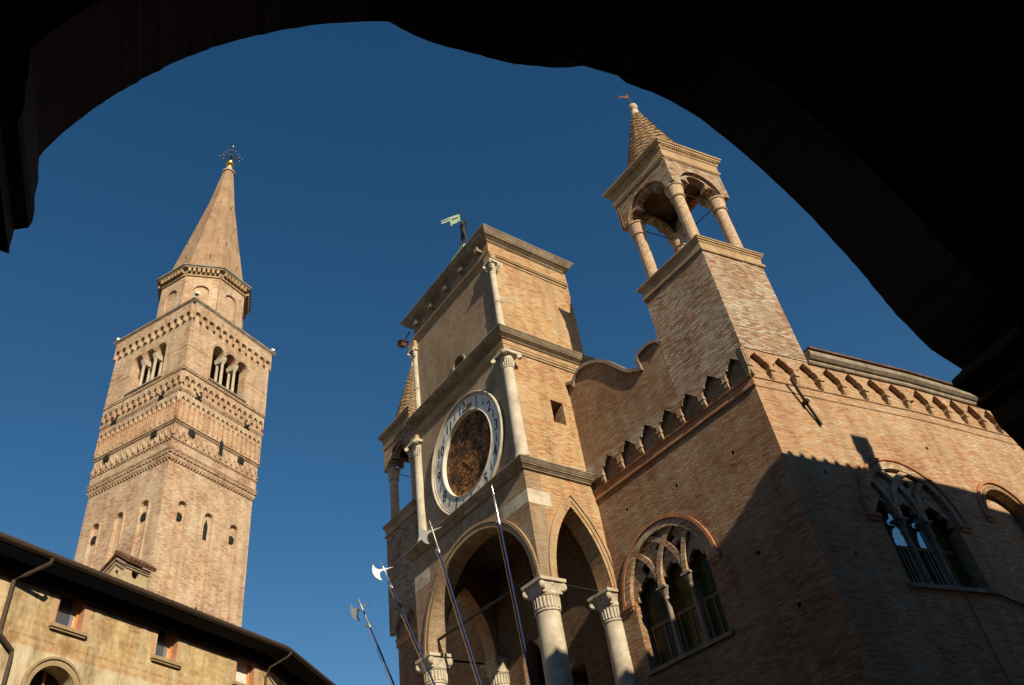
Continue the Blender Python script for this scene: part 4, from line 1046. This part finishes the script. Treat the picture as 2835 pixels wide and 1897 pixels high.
# branching cross
FV = BM @ frame((LN.x*.38, LN.y*.38, 0), (.75, -.66, 0), (.66, .75, 0))
cz0 = 72.95
mb = MB(FV); g = MB(FV)
mb.tube([(0, 0, 72.3), (0, 0, 74.75)], .07, 6); mb.tube([(-1.1, 0, cz0), (1.1, 0, cz0)], .055, 6)
mb.tube([(0, -.95, cz0), (0, .95, cz0)], .055, 6)
tips = [(-1.1, 0, cz0), (1.1, 0, cz0), (0, -.95, cz0), (0, .95, cz0)]
for sx in (-1, 1):
    for q in (.6,):
        for dz in (.32, -.32): mb.tube([(sx*.62, 0, cz0), (sx*.80, 0, cz0+dz)], .04, 5); tips.append((sx*.80, 0, cz0+dz))
        for dz in (.3, -.3): mb.tube([(0, sx*.55, cz0), (0, sx*.72, cz0+dz)], .04, 5); tips.append((0, sx*.72, cz0+dz))
    mb.tube([(0, 0, cz0+.95), (sx*.36, 0, cz0+1.2)], .04, 5); tips.append((sx*.36, 0, cz0+1.2))
    mb.tube([(0, 0, cz0+.1), (sx*.62, 0, cz0+.75)], .04, 5); tips.append((sx*.62, 0, cz0+.75))
for p in tips: g.lathe([(.01, -.065), (.05, -.04), (.065, 0), (.05, .04), (.01, .065)], p, 8)
mb.build('cross', 'bronze', bt); g.build('cross_knobs', 'steel_dull', bt, smooth=60)
mb = MB(FV); mb.lathe([(.01, -.14), (.1, -.1), (.14, 0), (.1, .1), (.01, .14)], (0, 0, 74.85), 12); mb.build('finial_ball', 'gold', bt, smooth=60)
# floodlights on the parapet corners
for (a, b), lab in (((-1, -1), 'white floodlights on the near corner of the bell tower parapet'), ((-1, 1), 'white floodlight on the left corner of the bell tower parapet'), ((1, -1), 'white floodlight on the right corner of the bell tower parapet')):
    p = BM @ Vector((a*(hB+.12), b*(hB+.12), 46.9)); fl = empty('parapet_floodlight', tuple(p)); tag(fl, lab, 'floodlight', 'floodlights on the bell tower parapet')
    mb = MB(Matrix.Translation(p))
    for dx in ((-.3, .3) if (a, b) == (-1, -1) else (0,)):
        mb.box(dx-.18, dx+.18, -.14, .14, .12, .32)
    mb.build('housing', 'lampwhite', fl)
    mb = MB(Matrix.Translation(p))
    for dx in ((-.3, .3) if (a, b) == (-1, -1) else (0,)): mb.box(dx-.03, dx+.03, -.03, .03, -.04, .12)
    if a*b < 0: mb.tube([(a*.1, b*.1, 0), ((BM.to_3x3() @ Vector((a, b, 0))).normalized()*.6+Vector((0, 0, .7)))], .018, 5)
    mb.build('bracket', 'ironblack', fl)

# =================================================================== PAINTED HOUSE
HA = R_(-28.5); HD = Vector((math.sin(HA), math.cos(HA), 0)); HN = Vector((HD.y, -HD.x, 0)); OVH = .85
E0 = Vector((-20.9, 1.13, 0))
HO = E0-HN*OVH
hs = empty('painted_house', tuple(HO)); tag(hs, 'old house with faded fresco wall, deep dark eaves and a small rooftop chimney', 'house')
HF = frame(HO, HD, -HN)                                   # u along the wall, depth inward
wins = [(2.63, 3.44), (6.03, 6.83), (9.42, 10.28)]; wz0, wz1 = 10.72, 11.9
U1 = 10.84
arcw = (2.98, 9.05, .66)
mb = MB(HF); mb.prism([rect(-12, U1, 0, 11.98)]+[rect(a, b, wz0, wz1) for a, b in wins]+[arc(*arcw, 0, 180, 24)+[(arcw[0]-arcw[2], 7.2), (arcw[0]+arcw[2], 7.2)]], 0, .5); mb.build('front_wall', 'fresco', hs)
# the wall turns away at the corner
HA2 = R_(-44.5); HD2 = Vector((math.sin(HA2), math.cos(HA2), 0)); HN2 = Vector((HD2.y, -HD2.x, 0)); HO2 = HO+HD*U1
H2 = frame(HO2, HD2, -HN2)
mb = MB(H2); mb.box(0, 14, 0, .5, 0, 11.98); mb.build('return_wall', 'fresco', hs)
mb = MB(HF); mb.box(-12, U1, 6.5, 6.9, 0, 11.9); mb.build('rear_wall', 'fresco', hs)
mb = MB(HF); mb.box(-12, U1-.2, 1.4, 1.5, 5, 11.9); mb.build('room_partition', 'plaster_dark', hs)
for i, (a, b) in enumerate(wins):
    wd = empty('house_window', tuple(HF @ Vector(((a+b)/2, 0, wz0))), hs)
    mb = MB(HF); mb.box(a-.16, b+.16, -.12, .1, wz0-.1, wz0-.005); mb.box(a-.13, b+.13, -.08, .1, wz0-.15, wz0-.1); mb.build('sill', 'sill', wd)
    mb = MB(HF); mb.box(a+.002, a+.012, .0, .34, wz0, wz1); mb.box(b-.012, b-.002, .0, .34, wz0, wz1); mb.pieces('jamb', 'redpaint', wd)
    mb = MB(HF); mb.box(a+.014, a+.04, .24, .3, wz0, wz1); mb.box(b-.06, b-.014, .19, .3, wz0, wz1); mb.box(a+.04, b-.06, .24, .3, wz0, wz0+.03); mb.build('window_frame', 'wood', wd)
    mb = MB(HF); mb.box(a+.03, b-.05, .265, .275, wz0, wz1); mb.build('pane', 'glass_pale' if i < 2 else 'lampwhite', wd)
    mb = MB(HF); mb.box(a-.17, a-.03, -.006, .02, wz0, 11.49); mb.box(b+.03, b+.17, -.006, .02, wz0, 11.49); mb.pieces('painted_surround', 'pinkpaint', wd)
mb = MB(HF)
for u in (3.86, 5.52, 7.1, 9.05): mb.box(u-.1, u+.1, -.008, .02, 10.42, 11.48); mb.box(u-.03, u+.03, -.012, .02, 10.42, 11.48)
mb.pieces('painted_pilaster', 'palepaint', hs)
aw = empty('arched_window', tuple(HF @ Vector((arcw[0], 0, arcw[1]))), hs)
mb = MB(HF); mb.bar(arc(arcw[0], arcw[1], arcw[2]+.09, 0, 180, 28), .17, -.05, .1); mb.bar(arc(arcw[0], arcw[1], arcw[2]+.19, 0, 180, 28), .06, -.09, .1); mb.build('archivolt', 'sill', aw)
mb = MB(HF)
for sx in (-1, 1):
    a, b = sorted((arcw[0]+sx*(arcw[2]-.06), arcw[0]+sx*(arcw[2]+.26))); mb.box(a, b, -.11, .12, arcw[1]-.1, arcw[1]); mb.box(a+.03, b-.03, -.07, .12, arcw[1]-.2, arcw[1]-.1)
mb.pieces('impost', 'sill', aw)
mb = MB(HF); mb.box(arcw[0]-.7, arcw[0]+.7, .42, .44, 7.2, arcw[1]+.7); mb.build('pane', 'glass_dark', aw)
mb = MB(HF); mb.box(arcw[0]-.03, arcw[0]+.03, .36, .42, 7.2, arcw[1]+.62); mb.box(arcw[0]+.06, arcw[0]+.1, .2, .42, 7.2, 9.3); mb.build('window_frame', 'wood', aw)
# roof with deep boarded eaves
def roofslab(name, mat, z0, z1, oh, top):
    """slab following both eaves lines; oh = overhang, rises inward at 20 degrees"""
    def pt(o, d, n_, u, y, z): return o+d*u-n_*y+Vector((0, 0, z))
    b = (HN+HN2).normalized(); k = oh/b.dot(HN)
    tan = math.tan(R_(20)); din = 5.2
    A = HO+HD*-12+HN*oh; B = HO2+b*k; Cc = HO2+HD2*14+HN2*oh
    A2 = HO+HD*-12-HN*din; B2 = HO2-b*(din/b.dot(HN)); C2 = HO2+HD2*14-HN2*din
    up = (oh+din)*tan
    lo = [A, B, Cc]; hi = [A2, B2, C2]
    vs = [p+Vector((0, 0, z0)) for p in lo]+[p+Vector((0, 0, z0+up)) for p in hi]+[p+Vector((0, 0, z1)) for p in lo]+[p+Vector((0, 0, z1+up)) for p in hi]
    fs = [(0, 1, 4, 3), (1, 2, 5, 4), (6, 9, 10, 7), (7, 10, 11, 8), (0, 6, 7, 1), (1, 7, 8, 2), (3, 4, 10, 9), (4, 5, 11, 10), (0, 3, 9, 6), (2, 8, 11, 5)]
    mb = MB(); mb.add(vs, fs); return mb, A, B, Cc
mb, A, B, Cc = roofslab('roof', 'wood_and_shade', 11.86, 11.92, OVH-.12, False); mb.build('eaves_soffit', 'wood_and_shade', hs)
mb, A, B, Cc = roofslab('roof', 'tile', 11.925, 12.02, OVH-.1, True)
tan20 = math.tan(R_(20))
for (P0, P1, nn) in ((A, B, HN), (B, Cc, HN2)):
    L = (P1-P0).length; d = (P1-P0).normalized(); n = int(L/.19)
    for i in range(n):
        p = P0+d*((i+.5)*L/n)+Vector((0, 0, 12.0)); mb.tube([p+nn*.02, p-nn*1.4+Vector((0, 0, 1.42*tan20))], .075, 7)
mb.build('roof', 'tile', hs)
mb = MB()
for (P0, P1, nn) in ((A, B, HN), (B, Cc, HN2)): mb.tube([P0+nn*.06+Vector((0, 0, 11.95)), P1+nn*.06+Vector((0, 0, 11.95))], .085, 10)
mb.build('gutter', 'pipe', hs)
mb = MB(HF); mb.box(-12, U1+.03, -.16, .0, 11.50, 11.86); mb.build('eaves_shade_board', 'wood_and_shade', hs)  # dark boards added for the black band of shade below the eaves
mb = MB(H2); mb.box(.03, 14, -.16, .0, 11.50, 11.86); mb.build('eaves_shade_board', 'wood_and_shade', hs)
# downpipes
mb = MB(HF); mb.tube([(1.52, -OVH-.04, 11.86), (1.52, -OVH+.02, 11.74), (1.3, -.3, 11.52), (1.18, -.09, 11.40), (1.18, -.09, 10.2), (1.2, -.09, 10.05), (1.62, -.09, 9.76), (1.64, -.09, 9.6), (1.64, -.09, 4)], .055, 10); mb.build('downpipe', 'pipe', hs)
mb = MB(HF); mb.tube([(11.05, -OVH-.04, 11.86), (11.0, -OVH+.05, 11.72), (10.8, -.2, 11.45), (10.78, -.07, 11.2), (10.78, -.07, 4)], .035, 10); mb.build('downpipe', 'pipe', hs)
# little house-shaped chimney
cu0, cd0, cz1 = 7.08, 4.0, 14.98
HB_ = HF @ Matrix.Translation((0, -OVH, 0))               # depth measured from the eaves edge
ch = empty('chimney', tuple(HB_ @ Vector((7.6, 4.4, 13.2))), hs)
mb = MB(HB_)
mb.prism([rect(7.07, 8.08, 12.9, 15.0), circle(7.52, 14.72, .16, 20)], 4.0, 4.12); mb.box(7.07, 8.08, 4.8, 4.92, 12.9, 15.0); mb.box(7.96, 8.08, 4.12, 4.8, 12.9, 15.0)
GE = HB_ @ Matrix(((0, 1, 0, 7.07), (1, 0, 0, 0), (0, 0, 1, 0), (0, 0, 0, 1)))
mb.M = Matrix.Identity(4)
mb.prism([[(4.12, 12.9), (4.8, 12.9), (4.8, 15.0), (4.46, 15.35), (4.12, 15.0)], circle(4.42, 14.78, .10, 14)], 0.001, .12, GE); mb.build('chimney_body', 'palepaint', ch)
mb = MB(); mb.bar([(3.93, 14.93), (4.46, 15.30), (5.0, 14.93)], .08, -.07, 0, GE); mb.bar([(4.05, 14.80), (4.46, 15.12), (4.88, 14.80)], .05, -.04, 0, GE)
mb.box(7.05, 8.1, 3.93, 4.0, 14.9, 15.0, HB_); mb.box(7.05, 8.1, 3.96, 4.0, 14.82, 14.87, HB_); mb.build('pediment_moulding', 'dark', ch)
mb = MB(HB_)
for sg in (-1, 1):
    mb.add([(6.95, 4.46, 15.42), (8.22, 4.46, 15.42), (8.22, 4.46+sg*.62, 14.98), (6.95, 4.46+sg*.62, 14.98), (6.95, 4.46, 15.47), (8.22, 4.46, 15.47), (8.22, 4.46+sg*.62, 15.03), (6.95, 4.46+sg*.62, 15.03)], [(0, 1, 2, 3), (4, 7, 6, 5), (0, 4, 5, 1), (1, 5, 6, 2), (2, 6, 7, 3), (3, 7, 4, 0)])
    for i in range(7): u = 7.05+i*.18; mb.tube([(u, 4.46+sg*.66, 15.05), (u, 4.46+sg*.05, 15.50)], .075, 7)
mb.tube([(6.93, 4.46, 15.5), (8.24, 4.46, 15.5)], .08, 8); mb.build('chimney_roof', 'tile', ch)

# =================================================================== ARCADE BUILDING around the camera
TH = R_(15); AD = Vector((math.sin(TH), math.cos(TH), 0)); AN = Vector((-math.cos(TH), math.sin(TH), 0))
AF = frame((0, 0, 0), AD, AN)                              # u along the street front, depth outward
ab = empty('arcade_building', (2, -1, 0)); tag(ab, 'dark unlit arcade building framing the view with a large round arch', 'arcade building')
cont = [(-0.888, 4.217), (-0.837, 4.201), (-0.847, 4.293), (-0.851, 4.343), (-0.805, 4.369), (-0.799, 4.407), (-0.807, 4.485), (-0.831, 4.626), (-0.867, 4.834), (-0.839, 4.954), (-0.77, 5.164), (-0.645, 5.457), (-0.514, 5.7), (-0.367, 5.94), (-0.221, 6.131), (-0.086, 6.284), (0.084, 6.456), (0.267, 6.618), (0.406, 6.725), (0.551, 6.82), (0.69, 6.905), (0.827, 6.974), (0.996, 6.881), (1.147, 6.846), (1.285, 6.843), (1.409, 6.847), (1.642, 6.847), (1.773, 6.86), (1.92, 6.905), (2.071, 6.95), (2.221, 7.02), (2.336, 7.093), (2.465, 7.196), (2.574, 7.148), (2.673, 7.124), (2.725, 7.037), (2.875, 7.002), (2.952, 7.001), (3.149, 6.916), (3.333, 6.79), (3.535, 6.543), (3.717, 6.271), (3.847, 6.04), (3.964, 5.801), (4.061, 5.537), (4.153, 5.286), (4.21, 5.06), (4.265, 4.843), (4.403, 4.555), (4.591, 4.416), (4.535, 4.372), (4.462, 4.328), (4.415, 4.293), (4.405, 4.263), (4.414, 4.237), (4.464, 4.221), (4.517, 4.211), (4.571, 4.183), (4.571, 4.175), (4.518, 4.124), (4.512, 4.107), (4.607, 4.079), (4.603, 4.006), (4.608, 3.947), (4.648, 3.886), (4.689, 3.789)]
ZE = 16.48
rj = random.Random(8); fine = []
for (a0, b0), (a1, b1) in zip(cont[:-1], cont[1:]):
    n_ = max(1, int(math.hypot(a1-a0, b1-b0)/.045))
    for i in range(n_):
        t_ = i/n_; fine.append((a0+(a1-a0)*t_+(rj.uniform(-.005, .005) if i else 0), b0+(b1-b0)*t_+(rj.uniform(-.005, .005) if i else 0)))
fine.append(cont[-1])
open_ = [(-0.889, 0), (-0.889, 4.1)]+fine+[(4.74, 3.7), (4.74, 0)]
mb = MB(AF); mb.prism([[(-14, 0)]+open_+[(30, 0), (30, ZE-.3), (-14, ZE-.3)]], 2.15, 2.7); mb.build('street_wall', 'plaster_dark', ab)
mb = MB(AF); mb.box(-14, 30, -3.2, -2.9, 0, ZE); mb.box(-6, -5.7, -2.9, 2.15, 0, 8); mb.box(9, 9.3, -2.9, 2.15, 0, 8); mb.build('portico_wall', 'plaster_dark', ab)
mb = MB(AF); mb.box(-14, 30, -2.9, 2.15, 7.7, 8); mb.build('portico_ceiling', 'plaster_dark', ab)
mb = MB(AF); mb.tube([(2.15, 2.62, 7.01), (2.95, 2.62, 7.0)], .026, 8); mb.build('tie_rod', 'ironblack', ab)
mb = MB(AF)
zr = (2.2+3.2)/2; t18 = math.tan(R_(18)); mid = .0
mb.add([(-14.5, 3.6, ZE-.12), (30.5, 3.6, ZE-.12), (30.5, mid, ZE-.12+3.6*t18), (-14.5, mid, ZE-.12+3.6*t18), (-14.5, 3.6, ZE-.06), (30.5, 3.6, ZE-.06), (30.5, mid, ZE-.06+3.6*t18), (-14.5, mid, ZE-.06+3.6*t18)], [(0, 3, 2, 1), (4, 5, 6, 7), (0, 1, 5, 4), (1, 2, 6, 5), (3, 0, 4, 7), (2, 3, 7, 6)])
mb.add([(-14.5, mid, ZE-.09+3.6*t18), (30.5, mid, ZE-.09+3.6*t18), (30.5, -4.2, ZE-.1), (-14.5, -4.2, ZE-.1)], [(0, 1, 2, 3)])
UC = (AF.inverted() @ Vector((2.33, 18.41, 18.0))).x
for i in range(108):
    u = -14.3+i*.41
    if u < UC: mb.tube([(u, 3.62, ZE-.07), (u, 2.2, ZE-.07+1.42*t18)], .1, 8)
mb.tube([(UC, 3.6, ZE-.05), (30.5, 3.6, ZE-.05)], .07, 8)
mb.build('roof', 'tile', ab)
# chimney that throws the notch of shadow on the hall
cpt = AF.inverted() @ Vector((2.33, 18.41, 18.0))
mb = MB(AF); u = cpt.x; mb.box(u-.27, u+.27, 2.2, 2.75, ZE-.2, 17.66); mb.box(u-.34, u+.34, 2.13, 2.82, 17.66, 17.76)
for q in (-.2, .2): mb.box(u+q-.06, u+q+.06, 2.2, 2.75, 17.76, 17.9)
mb.box(u-.33, u+.33, 2.15, 2.8, 17.9, 18.0); mb.build('chimney', 'brick', ab)
# weed sprig and a dry stalk growing from the lip of the arch
wp = empty('weed_sprig', tuple(AF @ Vector((1.7, 2.66, 6.85)))); tag(wp, 'tiny leafy weed hanging from the lip of the dark arch', 'weed')
mb = MB(AF @ Matrix.Translation((1.708, 2.66, 6.835)))
for i in range(7):
    a = R_(200+i*24); l_ = .05 if i % 2 else .07; d = Vector((math.cos(a), 0, math.sin(a))); s = Vector((-d.z, 0, d.x))*.011
    mb.add([Vector((0, 0, 0)), d*l_*.5+s+Vector((0, -.01, 0)), d*l_, d*l_*.5-s+Vector((0, .01, 0))], [(0, 1, 2, 3)])
for i in range(4): mb.add([(-.09+i*.03, 0, .02), (-.085+i*.03, .01, .0), (-.08+i*.03, 0, -.012), (-.07+i*.03, -.01, .015)], [(0, 1, 2, 3)])
mb.build('leaves', 'leaf', wp)
mb = MB(AF); mb.tube([(1.708, 2.66, 6.83), (1.70, 2.66, 6.86)], .006, 5); mb.tube([(1.12, 2.66, 6.85), (1.155, 2.66, 6.79)], .0025, 4); mb.tube([(1.10, 2.66, 6.86), (1.13, 2.66, 6.81)], .002, 4); mb.build('stalk', 'leaf', wp)
